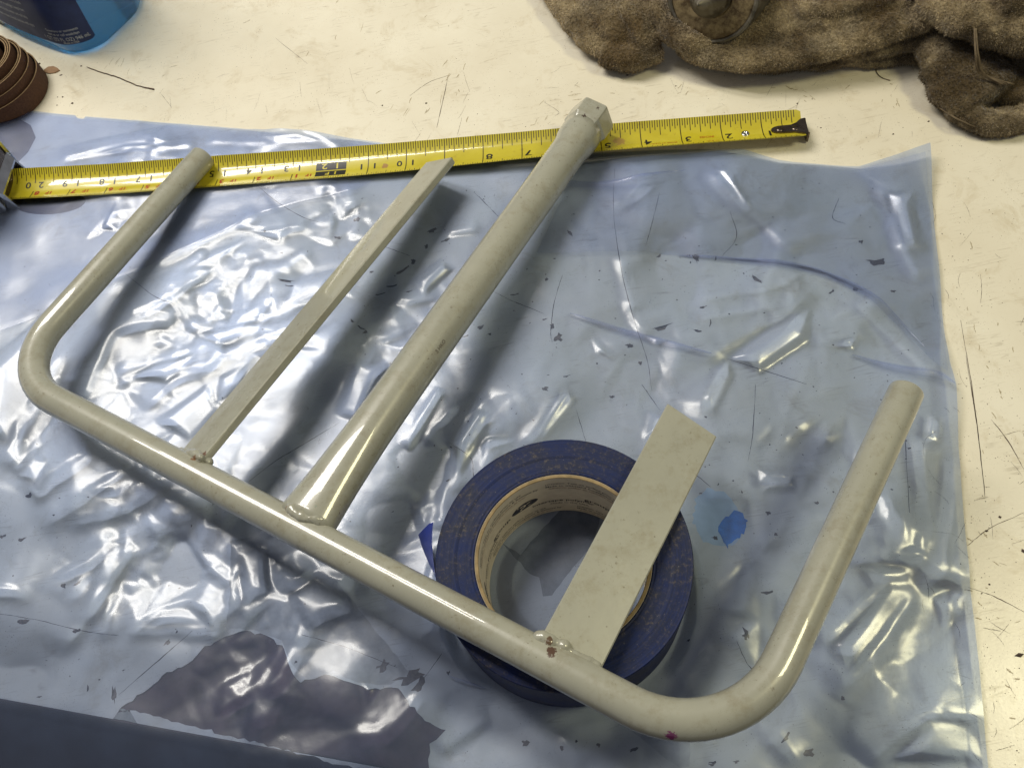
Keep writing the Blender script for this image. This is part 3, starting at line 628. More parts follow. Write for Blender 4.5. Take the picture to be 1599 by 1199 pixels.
# ------------------------------------------------------------------ the grey steel tool
tool = empty("welded_steel_tool", (*TP(BAR / 2, 60)[:2], 0))
tag(tool, "grey painted steel tool with bent bar, centre tube and two blades, leaning on tape roll", "tool")
Dr = 8.14
def bend_pts(corner, din, dout, Rb, n=16):
    """points of a rounded corner: in along din, out along dout"""
    ca = float(np.dot(din, dout)); th = math.acos(max(-1, min(1, ca))); tl = Rb * math.tan(th / 2); a = corner - din * tl
    nrm = dout - din * ca; nrm /= np.linalg.norm(nrm); c = a + nrm * Rb
    return [c - nrm * Rb * math.cos(t) + din * Rb * math.sin(t) for t in np.linspace(0, th, n)]
Ac, Bc = TP(0, 0), TP(BAR, 0)
tA, tB = TP(-17.1, 186), TP(434.2, 190)
dA = (Ac - tA) / np.linalg.norm(Ac - tA); dB = (tB - Bc) / np.linalg.norm(tB - Bc)
def line(a, b, n): return [a + (b - a) * t for t in np.linspace(0, 1, n)]
bA = bend_pts(Ac, dA, EX, 42); bB = bend_pts(Bc, EX, dB, 46)
path = line(tA, bA[0], 14)[:-1] + bA + line(bA[-1], bB[0], 30)[1:-1] + bB + line(bB[-1], tB, 14)[1:]
path = np.array(path); rad = np.full(len(path), Dr)
def capped(path, rad, r=1.6, n=4):
    d0 = (path[0] - path[1]) / np.linalg.norm(path[0] - path[1]); d1 = (path[-1] - path[-2]) / np.linalg.norm(path[-1] - path[-2]); pa, ra, pb, rb = [], [], [], []
    for t in np.linspace(0, math.pi / 2, n)[1:]:
        pa.insert(0, path[0] + d0 * r * math.sin(t)); ra.insert(0, rad[0] - r * (1 - math.cos(t))); pb.append(path[-1] + d1 * r * math.sin(t)); rb.append(rad[-1] - r * (1 - math.cos(t)))
    return np.vstack([pa, path, pb]), np.concatenate([ra, rad, rb])
pp, rd = capped(path, rad)
v, f = tube(pp, rd, 36, up=NR); bar = mesh("bent_bar", v, f, M_TOOL, smooth=True)
parent_to(tool, bar)
# centre tube: swollen where it is welded to the bar, swaged into a hex socket at the far end
SR = 206.8
def tube_axis(r): return TP(211.0 + (206.3 - 211.0) * r / 300.0, r)
rs = [4, 9, 14, 20, 30, 45, 60, 90, 130, 170, 210, 250, 275, 282, 285, 288, 292, 297, 302]
rad = [12.6, 12.3, 12.1, 11.9, 11.6, 11.4, 11.3, 11.2, 11.2, 11.2, 11.2, 11.2, 11.2, 11.25, 11.5, 12.2, 12.7, 12.9, 12.8]
v, f = tube([tube_axis(r) for r in rs], rad, 36, up=NR)
for i in range(len(rs)):                              # the root is flattened and spread where it meets the bar
    q = max(0, 1 - rs[i] / 75) ** 1.3; c = tube_axis(rs[i]); blk = v[i * 36:(i + 1) * 36] - c; ex, nr = blk @ EX, blk @ NR
    top = nr * (1 - .24 * q); v[i * 36:(i + 1) * 36] = c + np.outer(blk @ AR, AR) + np.outer(ex * (1 + .26 * q), EX) + np.outer(top, NR)
ct = mesh("centre_tube", v, f, M_TOOL, smooth=True); parent_to(tool, ct)
bm = bmesh.new(); rings = []
for r, rr_ in ((299, 11.6), (302, 13.4), (304.5, 14.7), (314, 14.8), (317, 14.5), (318.3, 13.4), (318.3, 9.5), (300, 9.2)):
    ring = []
    for j in range(6):
        for q, fr_ in ((-.07, .964), (0, .985), (.07, .964)):
            a = 2 * math.pi * (j + q) / 6 + R_(-13); c = tube_axis(r)
            if r < 300: rad_ = rr_
            else: rad_ = rr_ * fr_
            p = c + rad_ * (math.cos(a) * EX + math.sin(a) * NR); ring.append(bm.verts.new(p))
    rings.append(ring)
for i in range(len(rings) - 1):
    for j in range(18): bm.faces.new([rings[i][j], rings[i][(j + 1) % 18], rings[i + 1][(j + 1) % 18], rings[i + 1][j]])
bm.faces.new(rings[-1])
hx = bm_obj("hex_socket", bm, M_TOOL); hx.parent = ct


def blade(s0, tilt, sgn, length, wl, wr, th, name, label, r0=9.0, skew=0.0):
    """flat bar welded on edge: face normal tilted by tilt towards sgn * EX; wl / wr widths either side of its centre line"""
    c, s = math.cos(tilt), math.sin(tilt); nn = c * NR + sgn * s * EX; wd = c * EX - sgn * s * NR; bm = bmesh.new()
    def P(x, y, h): return TP(s0, 0) + wd * x + AR * y + nn * h
    b = 0.6; secs = [(-wl, -th / 2 + b), (-wl, th / 2 - b), (-wl + b, th / 2), (wr - b, th / 2), (wr, th / 2 - b), (wr, -th / 2 + b), (wr - b, -th / 2), (-wl + b, -th / 2)]
    rings = []
    for k, y in enumerate((r0, r0 + 30, length - 20, length - .5, length)):
        e = .35 if k == 4 else 0; rings.append([bm.verts.new(P(x * (1 - e * .04), y + (skew * x if k >= 2 else 0), h * (1 - e))) for x, h in secs])
    n = len(secs)
    for i in range(len(rings) - 1):
        for j in range(n): bm.faces.new([rings[i][j], rings[i][(j + 1) % n], rings[i + 1][(j + 1) % n], rings[i + 1][j]])
    bm.faces.new(rings[0]); bm.faces.new(rings[-1]); o = bm_obj(name, bm, M_TOOL); o["label"] = label; parent_to(tool, o)
    return P


PL = blade(136.5, R_(27), -1, 243, 12.3, 12.0, 4.6, "blade", "long flat blade seen nearly edge on", 5)
PR = blade(349.5, R_(16), 1, 133, 13.0, 14.6, 4.0, "blade", "short wide flat blade facing the viewer", 5, -.10)


def weld(centres, rads, name="weld_bead"):
    """a lumpy run of overlapping beads, joined by a remesh"""
    bm = bmesh.new()
    for c, r in zip(centres, rads):
        mt = Matrix.Translation(Vector(c)) @ Matrix.Diagonal((r[0], r[1], r[2], 1)) if not np.isscalar(r) else Matrix.Translation(Vector(c)) @ Matrix.Scale(r, 4)
        bmesh.ops.create_icosphere(bm, subdivisions=2, radius=1, matrix=mt)
    o = bm_obj("tmp", bm, M_TOOL); md = o.modifiers.new("r", 'REMESH'); md.mode = 'VOXEL'; md.voxel_size = .55 * MM
    sm = o.modifiers.new("s", 'SMOOTH'); sm.iterations = 14; sm.factor = .5
    me = bpy.data.meshes.new_from_object(o.evaluated_get(bpy.context.evaluated_depsgraph_get())); bpy.data.objects.remove(o)
    me.polygons.foreach_set("use_smooth", np.ones(len(me.polygons), dtype=bool)); me.materials.clear(); me.materials.append(M_TOOL); me.name = name
    w = bpy.data.objects.new(name, me); COL.objects.link(w); parent_to(tool, w); return w


rw = random.Random(3)
def ring_weld(axis_fn, R0, base_r, n, rmin, rmax):
    cs, rs_ = [], []
    for j in range(n):
        a = 2 * math.pi * j / n; x = R0 * math.cos(a); h = R0 * math.sin(a)
        h = max(-7.4, min(7.4, h * .72)); r = math.sqrt(max(0, Dr ** 2 - h * h)) + base_r * .6
        cs.append(axis_fn(x, r, h)); rs_.append(rw.uniform(rmin, rmax))
    return cs, rs_
cs, rs_ = ring_weld(lambda x, r, h: TP(211, 0) + EX * x + AR * r + NR * h, 11.0, 1.6, 30, 2.6, 3.4)
weld(cs + [TP(199.5, 8, 0), TP(222.5, 8, 0)], rs_ + [3.2, 3.2])
def blade_weld(P, wl, wr, hb):
    cs, rs_ = [], []
    for x in np.linspace(-wl, wr, 9):
        for h in (-hb, hb):
            cs.append(P(x, 7.4 + rw.uniform(-.7, .7), h)); rs_.append(rw.uniform(2.2, 3.3))
    return cs, rs_
cs, rs_ = blade_weld(PL, 11, 11, 2.3); weld(cs, rs_)
cs, rs_ = blade_weld(PR, 12, 12, 2.2); cs += [PR(-13.5, 6, 1), PR(-9, 6, 2.6), PR(8, 7, 2.4), PR(12, 7, 1.6)]; rs_ += [3.3, 3.0, 3.1, 2.9]; weld(cs, rs_)
# stamped letters, half filled with paint, on the flank of the centre tube
tv, tf = text2d("S HKO", 2.9)
vv = []
for x, y in tv:
    a = R_(-52) + (y - 1.2) / 11.2; c = tube_axis(112 + x); vv.append(c + 11.26 * (math.sin(-a) * EX + math.cos(a) * NR))
sl = mesh("stamped_letters", vv, tf, M_MARK); sl.parent = ct

# ------------------------------------------------------------------ tape measure
_tp = np.linspace(0, 14, 281); _ta = .020 * _tp + .27 / (1 + np.exp(-(_tp - 4.6) / .45)); _ty = np.concatenate([[0], np.cumsum(np.cos(_ta[:-1]) * .05)]); _tz = np.concatenate([[0], np.cumsum(np.sin(_ta[:-1]) * .05)])
def tape_prof(t):
    i = abs(t); sg = 1 if t >= 0 else -1
    return sg * float(np.interp(i, _tp, _ty)), float(np.interp(i, _tp, _tz)), sg * float(np.interp(i, _tp, _ta))


def tape_xyz(k, t, lift=0.0):
    """k inches from the hook, t mm across (positive = far edge)"""
    y, z, ang = tape_prof(t); g = max(0.0, min(1.0, (12.5 - k) / 9)); g = g * g * (3 - 2 * g)
    roll = -R_(4) * g + R_(8) * max(0.0, min(1.0, (k - 7) / 8)); zc = 1.3 + 1.2 * max(0.0, min(1.0, (k - 7) / 8)) + 5.2 * g + (0.8 if k > 18 else 0) * (k - 18)
    nz = math.cos(ang); ny = -math.sin(ang); y += ny * lift; z += nz * lift
    y2 = y * math.cos(roll) - z * math.sin(roll); z2 = y * math.sin(roll) + z * math.cos(roll)
    p = T20 + TD * (20 - k) * 25.4 + TN * y2
    return (p[0], p[1], zc + z2)


tape = empty("tape_measure", (*(T20 + TD * 250), 0))
tag(tape, "yellow tape measure pulled out along the back edge of the blue plastic sheet", "tape measure")
def mat_tape():
    t = NT("yellow_tape_lacquer"); n = t.noise(60, 5)
    base = t.mix(t.ramp(n, .35, .7), (0.47, 0.39, 0.016), (0.55, 0.47, 0.03))
    base = t.mix(t.math('MULTIPLY', t.ramp(t.noise(160, 6, .75), .60, .72), .6), base, (.30, .20, .02))
    base = t.mix(t.spot(tape_xyz(4.55, -1, 0), 3.4, .6, 500), base, (.42, .27, .05)); base = t.mix(t.spot(tape_xyz(10.55, -3.5, 0), 2.2, .3, 500), base, (.34, .2, .06))
    t.set(base, .3); t.b.inputs["Coat Weight"].default_value = .9; t.b.inputs["Coat Roughness"].default_value = .04; t.bump(t.noise(30, 2), .08, .5); return t.m
M_TAPE = mat_tape(); M_INK = simple("black_ink", (.012, .011, .010), .4, 0, .2, 900); M_RED = simple("red_ink", (.42, .02, .008), .4, 0, .25, 900)
TICK_INK = simple("tick_ink", (.055, .042, .006), .4, 0, .25, 900)
ks = np.linspace(0.02, 20.95, 260); ts = np.linspace(-12.7, 12.7, 37); V = []
for k in ks:
    cl = .0 if k > .12 else (.12 - k) * 14
    for t in ts: V.append(tape_xyz(k, np.clip(t, -12.7 + cl, 12.7 - cl)))
nb = len(V); V += [(a, b, c - .18) for a, b, c in V]; n = len(ts); Fc = []
for i in range(len(ks) - 1):
    for j in range(n - 1):
        a = i * n + j; Fc.append([a, a + n, a + n + 1, a + 1]); Fc.append([nb + a + 1, nb + a + n + 1, nb + a + n, nb + a])
    for a, b in ((i * n, (i + 1) * n), ((i + 1) * n + n - 1, i * n + n - 1)): Fc.append([a, b, b + nb, a + nb][::-1])
for j in range(n - 1): Fc.append([j, j + 1, nb + j + 1, nb + j])
tb = mesh("tape_blade", V, Fc, M_TAPE, smooth=True); tb.data.set_sharp_from_angle(angle=R_(40)); parent_to(tape, tb)
def decal(quads, name, mat, lift):
    V, Fc = [], []
    for k0, k1, t0, t1 in quads:
        m_ = max(1, int(abs(t1 - t0) / 1.4)); q = max(1, int(abs(k1 - k0) / .1)); b = len(V)
        for i in range(q + 1):
            for j in range(m_ + 1): V.append(tape_xyz(k0 + (k1 - k0) * i / q, t0 + (t1 - t0) * j / m_, lift))
        for i in range(q):
            for j in range(m_):
                a = b + i * (m_ + 1) + j; Fc.append([a, a + 1, a + m_ + 2, a + m_ + 1])
    o = mesh(name, V, Fc, mat); parent_to(tape, o); return o
Q = []
for i in range(3, 20 * 16 + 12):
    k = i / 16; L = 4.7
    if i % 16 == 0: L = 12.7 + 12.2
    elif i % 8 == 0: L = 10.6
    elif i % 4 == 0: L = 8.6
    elif i % 2 == 0: L = 6.6
    if i % 16 == 0 and (k in (12, 16)): L = 8
    w = .010 if i % 16 else .012
    if i % 16 == 0 and k in (13, 14, 15, 17, 18, 19, 20): Q.append((k - w, k + w, -12.4, -4.5)); L = 10.5
    Q.append((k - w, k + w, 12.6, 12.6 - L))
    if k < 12:                                          # the near edge carries half as many short ticks, then 32nds
        l2 = 1.6 if i % 2 else 2.3
        if i % 4 == 0: l2 = 2.9
        if i % 16 and i % 8 == 0: l2 = 4.2
        Q.append((k - .009, k + .009, -12.6, -12.6 + l2))
        if k < 4.2: Q.append((k + 1 / 32 - .008, k + 1 / 32 + .008, -12.6, -12.6 + 1.3))
    else:
        Q.append((k - .009, k + .009, -12.6, -12.6 + (2.2 if i % 2 == 0 else 1.7))); Q.append((k + 1 / 32 - .008, k + 1 / 32 + .008, -12.6, -12.6 + 1.4))
decal(Q, "scale_marks", TICK_INK, .05)
def tape_text(items, name, mat, lift):
    """(text, k of its reading start, t of its baseline, size, stretch): read from the hook end, tops towards the near edge"""
    for s, k, t, size, stx, bold, al in items:
        tv, tf = text2d(s, size, al, bold)
        o = mesh(name, [tape_xyz(k + x * stx / 25.4, t - y, lift) for x, y in tv], tf, mat); parent_to(tape, o)
N = []
base_t = lambda k: -1.2
for k in range(1, 10): N.append((str(k), k - .07, -1.6 + .0, 8.2, 1.15, .12, 'RIGHT'))
for k in (10, 11, 13, 14, 15, 17, 18, 19, 20):
    N.append((str(k)[0], k - .10, 2.6 if k > 11 else -.5, 6.6, 1.15, .12, 'RIGHT')); N.append((str(k)[1], k + .10, 2.6 if k > 11 else -.5, 6.6, 1.15, .12, 'LEFT'))
tape_text(N, "inch_numeral", M_INK, .06)
Rn = []
for k in range(13, 21):
    Rn.append((str(k - 12), k - .06, -5.0, 5.4, 1.2, .2, 'RIGHT')); Rn.append(("1F", k - .36, -5.4, 4.2, 1.2, .12, 'RIGHT'))
Rn += [("MADE IN U.S.A.", 3.12, -6.2, 2.1, 1.15, .02, 'LEFT'), ("INCHES", 2.20, -2.2, 2.3, 1.15, .02, 'LEFT'), ("FT. & IN.", 2.12, -8.2, 1.8, 1.1, .02, 'LEFT')]
tape_text(Rn, "red_lettering", M_RED, .06)
decal([(11.58, 12.38, 2.8, -3.2), (11.58, 12.38, -4.0, -9.4)], "foot_block", M_INK, .055); decal([(15.66, 16.34, 2.6, -3.6)], "stud_block", M_RED, .055)
tape_text([("1", 11.90, 2.1, 6.2, 1.3, .1, 'RIGHT'), ("2", 12.08, 2.1, 6.2, 1.3, .1, 'LEFT'), ("1", 11.92, -4.6, 5.2, 1.3, .1, 'RIGHT'), ("F", 12.0, -4.6, 5.2, 1.3, .1, 'LEFT'), ("16", 16.0, 1.8, 6, 1.0, .06, 'CENTER')], "reversed_numeral", M_TAPE, .075)
M_DSTEEL = simple("dark_plated_steel", (.20, .16, .125), .28, 1.0, .25, 300, .1); M_CHROME = simple("worn_chrome", (.62, .63, .64), .16, 1.0, .15, 120, .1)
# hook: a tongue on the blade with two rivets, and a bent-down flange at the end
bm = bmesh.new(); lo, hi = [], []
tong = [(.74, -2.2), (.80, -4.2), (.66, -5.2), (.2, -5.4), (.05, -8.6), (-.06, -9.0), (-.06, 7.4), (.02, 7.2), (.10, 4.4), (.25, 2.4), (.66, 1.9), (.78, .6)]
tong = [(.80, -1.8), (.78, -3.4), (.70, -4.8), (.58, -5.6), (.25, -5.8), (.08, -8.8), (-.05, -9.2), (-.05, 6.4), (.05, 6.0), (.16, 3.2), (.30, 1.6), (.62, 1.3), (.72, .6), (.78, -.5)]
for k, t in tong: lo.append(bm.verts.new(tape_xyz(k, t, .12))); hi.append(bm.verts.new(tape_xyz(k, t, 1.0)))
n = len(tong)
for j in range(n): bm.faces.new([lo[j], lo[(j + 1) % n], hi[(j + 1) % n], hi[j]])
bm.faces.new(hi); bm.faces.new(lo[::-1]); hook = bm_obj("hook", bm, M_DSTEEL); parent_to(tape, hook)
bm = bmesh.new(); A_, B_ = [], []
for t in np.linspace(-9.2, 6.4, 9):
    p = np.array(tape_xyz(-.05, t, 1.0)); zb = .35 + .02 * (t + 1.5) ** 2
    col = [p + np.array([*(TD * .2), 0]), p + np.array([*(TD * .9), -.4]), np.array([p[0], p[1], max(zb, p[2] - 11.0)]) + np.array([*(TD * 1.2), 0])]
    A_.append([bm.verts.new(q) for q in col]); B_.append([bm.verts.new(q - np.array([*(TD * 1.1), .5 if i == 0 else 0])) for i, q in enumerate(col)])
for i in range(8):
    for j in range(2):
        bm.faces.new([A_[i][j], A_[i + 1][j], A_[i + 1][j + 1], A_[i][j + 1]]); bm.faces.new([B_[i][j + 1], B_[i + 1][j + 1], B_[i + 1][j], B_[i][j]])
    bm.faces.new([A_[i][2], A_[i + 1][2], B_[i + 1][2], B_[i][2]])
for i in (0, 8):
    for j in range(2): bm.faces.new([A_[i][j], A_[i][j + 1], B_[i][j + 1], B_[i][j]])
fl = bm_obj("flange", bm, M_DSTEEL); fl.parent = hook; fl.matrix_parent_inverse = hook.matrix_world.inverted()
def dome(name, c, r, h, mat, parent, nrm=(0, 0, 1), hole=False):
    z = Vector(nrm).normalized(); x = z.orthogonal().normalized(); y = z.cross(x); V, Fc = [], []; n = 16
    prof = [(r, -.3), (r, h * .3), (r * .8, h * .8), (r * .45, h)] + ([(r * .42, h * .2), (.01, h * .1)] if hole else [(.01, h)])
    for a, b in prof:
        for j in range(n): V.append(Vector(c) + x * a * math.cos(2 * math.pi * j / n) + y * a * math.sin(2 * math.pi * j / n) + z * b)
    for i in range(len(prof) - 1):
        for j in range(n): Fc.append([i * n + j, i * n + (j + 1) % n, (i + 1) * n + (j + 1) % n, (i + 1) * n + j])
    o = mesh(name, [list(q) for q in V], Fc, mat, smooth=True)
    return o
for k in (.22, .60):
    o = dome("rivet", tape_xyz(k, -2.3, 1.0), 2.3, .9, M_DSTEEL, hook, (0, .15, 1)); o.parent = hook
parent_to(tape, dome("eyelet", tape_xyz(1.43, -2.4, .1), 2.5, .6, M_CHROME, tape, (0, .15, 1), True))
# case, mostly left of the picture
cb = empty("tmp"); bpy.data.objects.remove(cb)
def case_pt(a, b, z):  # a mm left of the mouth, b mm across
    p = T20 - TD * (a + 15.5) + TN * b; return (p[0], p[1], z)
def rounded_side(a0, a1, z0, z1, r):
    pts = []
    for cx_, cz_, s in ((a1 - r, z1 - r, 0), (a0 + r, z1 - r, 1), (a0 + r * .4, z0 + r * .4, 2), (a1 - r, z0 + r, 3)):
        rr2 = r * .4 if s == 2 else r
        for t in np.linspace(0, math.pi / 2, 7): pts.append((cx_ + rr2 * math.cos(t + s * math.pi / 2), cz_ + rr2 * math.sin(t + s * math.pi / 2)))
    return pts
def case_part(name, b0, b1, off, mat, bev=2.5):
    prof = rounded_side(0 - off, 78 + off, .4, 68 + off, 16); bm = bmesh.new(); rings = []
    cxm = np.mean([q[0] for q in prof]); czm = np.mean([q[1] for q in prof])
    for b, s in ((b0, bev), (b0 + bev, 0), (b1 - bev, 0), (b1, bev)):
        rings.append([bm.verts.new(case_pt(cxm + (a - cxm) * (1 - s / 38), b, czm + (z - czm) * (1 - s / 34))) for a, z in prof])
    n = len(prof)
    for i in range(3):
        for j in range(n): bm.faces.new([rings[i][j], rings[i][(j + 1) % n], rings[i + 1][(j + 1) % n], rings[i + 1][j]])
    bm.faces.new(rings[0]); bm.faces.new(rings[-1]); o = bm_obj(name, bm, mat); parent_to(tape, o); return o
case_part("case_body", -18, 18, 0, M_DSTEEL); 
case_part("case_side", -20.5, -17.5, 1.2, M_CHROME, 1.2); case_part("case_side", 17.5, 20.5, 1.2, M_CHROME, 1.2)
bm = bmesh.new()                                       # flared chrome lip at the mouth
pf = [(0, -17, .5), (0, 17, .5), (0, 17, 19), (0, -17, 19)]; pf2 = [(-7, -15.5, .6), (-7, 15.5, .6), (-4, 15.0, 15), (-4, -15.0, 15)]
for base_z in (0,):
    o1 = [bm.verts.new(case_pt(*q)) for q in pf]; o2 = [bm.verts.new(case_pt(*q)) for q in pf2]; i1 = [bm.verts.new(case_pt(q[0], q[1] * .93, 1.2 if q[2] < 5 else q[2] - 1.4)) for q in pf2]; i0 = [bm.verts.new(case_pt(q[0] + 3, q[1] * .93, 1.2 if q[2] < 5 else q[2] - 4)) for q in pf]
    for A1, A2 in ((o1, o2), (o2, i1), (i1, i0)):
        for j in range(4):
            if j == 0 and A1 is not o2: continue
            bm.faces.new([A1[j], A1[(j + 1) % 4], A2[(j + 1) % 4], A2[j]])
o = bm_obj("mouth_lip", bm, M_CHROME); parent_to(tape, o)

# ------------------------------------------------------------------ roll of blue masking tape
roll = empty("masking_tape_roll", (*ROLL, 0)); tag(roll, "dusty roll of blue masking tape under the short wide blade", "tape roll")
RH, RO, RC, RI = 46.6, 58.0, 40.0, 38.3
def lathe(name, prof, mat, seg=120, closed=True, parent=None, wob=0.0):
    V, Fc = [], []
    for (r, z) in prof:
        for j in range(seg):
            a = 2 * math.pi * j / seg; q = r * (1 + wob * .6 * math.cos(2 * a + 1.1)); V.append((ROLL[0] + q * math.cos(a), ROLL[1] + q * math.sin(a), ROLL_Z + z))
    n = len(prof)
    for i in range(n if closed else n - 1):
        for j in range(seg): Fc.append([i * seg + j, i * seg + (j + 1) % seg, ((i + 1) % n) * seg + (j + 1) % seg, ((i + 1) % n) * seg + j])
    bm = bmesh.new(); vs = [bm.verts.new(q) for q in V]
    for q in Fc: bm.faces.new([vs[i] for i in q])
    o = bm_obj(name, bm, mat, smooth=False); o.data.polygons.foreach_set("use_smooth", np.ones(len(o.data.polygons), dtype=bool)); o.data.set_sharp_from_angle(angle=R_(35)); parent_to(roll, o); return o
def mat_bluetape():
    t = NT("blue_crepe_tape"); sep = t.node("ShaderNodeVectorMath", operation='SUBTRACT'); t.link(t.co, sep.inputs[0]); sep.inputs[1].default_value = (ROLL[0] * MM, ROLL[1] * MM, 0)
    mp = t.node("ShaderNodeVectorMath", operation='MULTIPLY'); t.link(sep.outputs[0], mp.inputs[0]); mp.inputs[1].default_value = (1, 1, 0)
    ln = t.node("ShaderNodeVectorMath", operation='LENGTH'); t.link(mp.outputs[0], ln.inputs[0]); rad_ = ln.outputs["Value"]
    cb_ = t.node("ShaderNodeCombineXYZ"); t.link(t.math('MULTIPLY', rad_, 1.0), cb_.inputs[0]); rings = t.noise(1400, 3, .7, cb_.outputs[0])
    dust = t.noise(55, 7, .75); d2 = t.noise(420, 5, .8)
    base = t.mix(t.ramp(rings, .3, .7), (.002, .007, .036), (.006, .019, .105))
    base = t.mix(t.math('MULTIPLY', t.ramp(dust, .38, .64), .7), base, (.020, .021, .025))
    base = t.mix(t.math('MULTIPLY', t.math('MULTIPLY', t.ramp(d2, .52, .68), t.ramp(dust, .40, .6)), .6), base, (.15, .12, .08))
    base = t.mix(t.math('MULTIPLY', t.ramp(t.noise(900, 3, .8), .67, .73), .55), base, (.30, .28, .25))
    t.set(base, .6); t.b.inputs['Specular IOR Level'].default_value = .25; t.bump(t.math('ADD', t.math('MULTIPLY', rings, .8), d2), .5, .35); return t.m
def mat_bluetape_clean():
    t = NT("clean_blue_tape"); n = t.noise(300, 4); t.set(t.mix(t.ramp(n, .3, .7), (.006, .022, .24), (.010, .035, .36)), .4); t.bump(t.noise(1200, 2), .3, .1); return t.m
M_BT = mat_bluetape(); M_BTC = mat_bluetape_clean(); M_CARD = simple("grey_cardboard", (.62, .56, .46), .8, 0, .08, 160, .08); M_CARDE = simple("cardboard_edge", (.31, .225, .11), .85, 0, .25, 200, .15)
pr = [(RC + .05, 0), (RO - .4, 0), (RO, .4), (RO, RH - .5), (RO - .4, RH)]
for q in np.linspace(RO - 1, RC + .6, 24): pr.append((q, RH + random.Random(int(q * 100)).uniform(-.25, .12)))
pr.append((RC + .05, RH - .4))
lathe("tape_winding", pr, M_BT, 140, wob=.0)
core = lathe("cardboard_core", [(RI, 0), (RC, 0), (RC, RH - .35), (RI + .3, RH - .3), (RI, RH - .6)], M_CARD, 120)
lathe("core_rim", [(RI - .02, RH - .62), (RI + .25, RH - .22), (RC - .1, RH - .27), (RC - .1, RH - .5)], M_CARDE, 120, closed=True)
def core_text(items, name, mat):
    for s, th, z, size, stx, bold in items:
        V, Fc = [], []; tv, tf = text2d(s, size, 'LEFT', bold); b = 0
        for x, y in tv:
            a = R_(th) - x * stx / RI; V.append((ROLL[0] + (RI - .10) * math.cos(a), ROLL[1] + (RI - .10) * math.sin(a), ROLL_Z + z + y))
        Fc += [[q + b for q in p] for p in tf]
        o = mesh(name, V, Fc, mat); o["kind"] = "stuff"; parent_to(roll, o)
M_PRN = simple("navy_print", (.03, .032, .05), .6, 0, .2, 800); M_PRR = simple("rust_print", (.24, .10, .05), .6, 0, .2, 800)
T1, T2 = "(Caution: Test on surface prior to use", "Made to withstand Sunexposure & Remove by"
bl, rl = [], []
for th in (192, 112, 32):
    bl += [("intertape polymer", th + 4 - 12, 15.2, 3.5, 1.25, .03), ("group", th - 54 + 6, 18.2, 4.2, 1.4, .04), ("Made in the USA", th - 22, 11.6, 2.4, 1.2, .0)]
    bl += [(T1, th - 20, 38.5, 2.3, 1.15, .02), (T2, th - 20, 35.6, 2.3, 1.15, .02), (T1, th - 42, 7.6, 2.2, 1.1, .02), (T2, th - 42, 4.8, 2.2, 1.1, .02)]
    rl += [("Adhesivo: probar en superficie antes de usar", th - 22, 32.9, 2.1, 1.1, 0), ("Adhesivo: probar en superficie antes de usar", th - 44, 2.2, 2.0, 1.1, 0)]
core_text(bl, "core_print", M_PRN); core_text(rl, "core_print_red", M_PRR)
for th in (190, 112, 34):                                # the oval badge, slanted, with its letters
    n = 24; c_a = R_(th - 2); pts = [(0, 0)] + [(7.6 * math.cos(q), 3.9 * math.sin(q) + 1.4 * math.cos(q)) for q in np.linspace(0, 2 * math.pi, n, endpoint=False)]
    V = [(ROLL[0] + (RI - .08) * math.cos(c_a - x / RI), ROLL[1] + (RI - .08) * math.sin(c_a - x / RI), ROLL_Z + 22.5 + y) for x, y in pts]
    bd = mesh("badge", V, [[0, 1 + j, 1 + (j + 1) % n] for j in range(n)], M_PRN); parent_to(roll, bd)
    tv, tf = text2d("ipg", 6.6, 'CENTER', .14)
    V = [(ROLL[0] + (RI - .16) * math.cos(c_a - x * 1.2 / RI), ROLL[1] + (RI - .16) * math.sin(c_a - x * 1.2 / RI), ROLL_Z + 21.4 + y + x * .18) for x, y in tv]
    bl_ = mesh("badge_letters", V, tf, M_CARD); bl_["kind"] = "stuff"; parent_to(roll, bl_)
# loose end: peels off the left flank
V = []; fq = at(664, 826, 20)[:2] - ROLL; a1 = math.atan2(fq[1], fq[0]) % (2 * math.pi); a0 = a1 + R_(32); n = 14; 
for i in range(n):
    t = i / (n - 1); a = a0 - t * R_(32); r = RO + .3 + max(4.0, float(np.hypot(*fq)) - RO) * t ** 1.6
    for z in (.6, 16, 30, 40): q = RO + .3 + (r - RO - .3) * (1.5 - 1.25 * z / RH); V.append((ROLL[0] + q * math.cos(a), ROLL[1] + q * math.sin(a) + (0.9 * math.sin(z * 1.7) if i == n - 1 else 0), ROLL_Z + z))
parent_to(roll, mesh("loose_end", V, grid_faces(4, n), M_BTC, smooth=True))

# ------------------------------------------------------------------ bottle of blue cleaner
bc = np.array([-283., 628.]); bu = np.array([.76, -.65]); bv = np.array([.65, .76])
bottle = empty("cleaner_bottle", (*bc, 0)); tag(bottle, "translucent blue plastic bottle with white print standing at the back left corner", "bottle")
def bsec(a, b, r, n=10):
    pts = []
    for sx, sy, s in ((1, 1, 0), (-1, 1, 1), (-1, -1, 2), (1, -1, 3)):
        for t in np.linspace(0, math.pi / 2, n): pts.append((sx * (a - r) + r * math.cos(t + s * math.pi / 2), sy * (b - r) + r * math.sin(t + s * math.pi / 2)))
    out = []
    for x, y in pts:                                     # the broad sides belly out
        y2 = y + math.copysign(5.5 * max(0, 1 - (x / a) ** 2), y); out.append((x, y2))
    return out
secs = [(54, 30, 20, 0.0), (57.5, 34, 22, .8), (59, 35.5, 23, 3.5), (59.5, 36, 24, 9), (58.5, 35.5, 24, 30), (56, 34, 24, 70), (52, 31, 22, 120), (42, 26, 18, 165), (26, 20, 14, 195), (15, 15, 14.5, 210), (14, 14, 13.6, 226)]
V, Fc = [], []
for a, b, r, z in secs:
    for x, y in bsec(a, b, r):
        if z > 180: x, y = x, y * (1 - .25 * (1 if z > 205 else .5)) if abs(y) > 15 else y
        V.append((*(bc + bu * x + bv * y), z + .2))
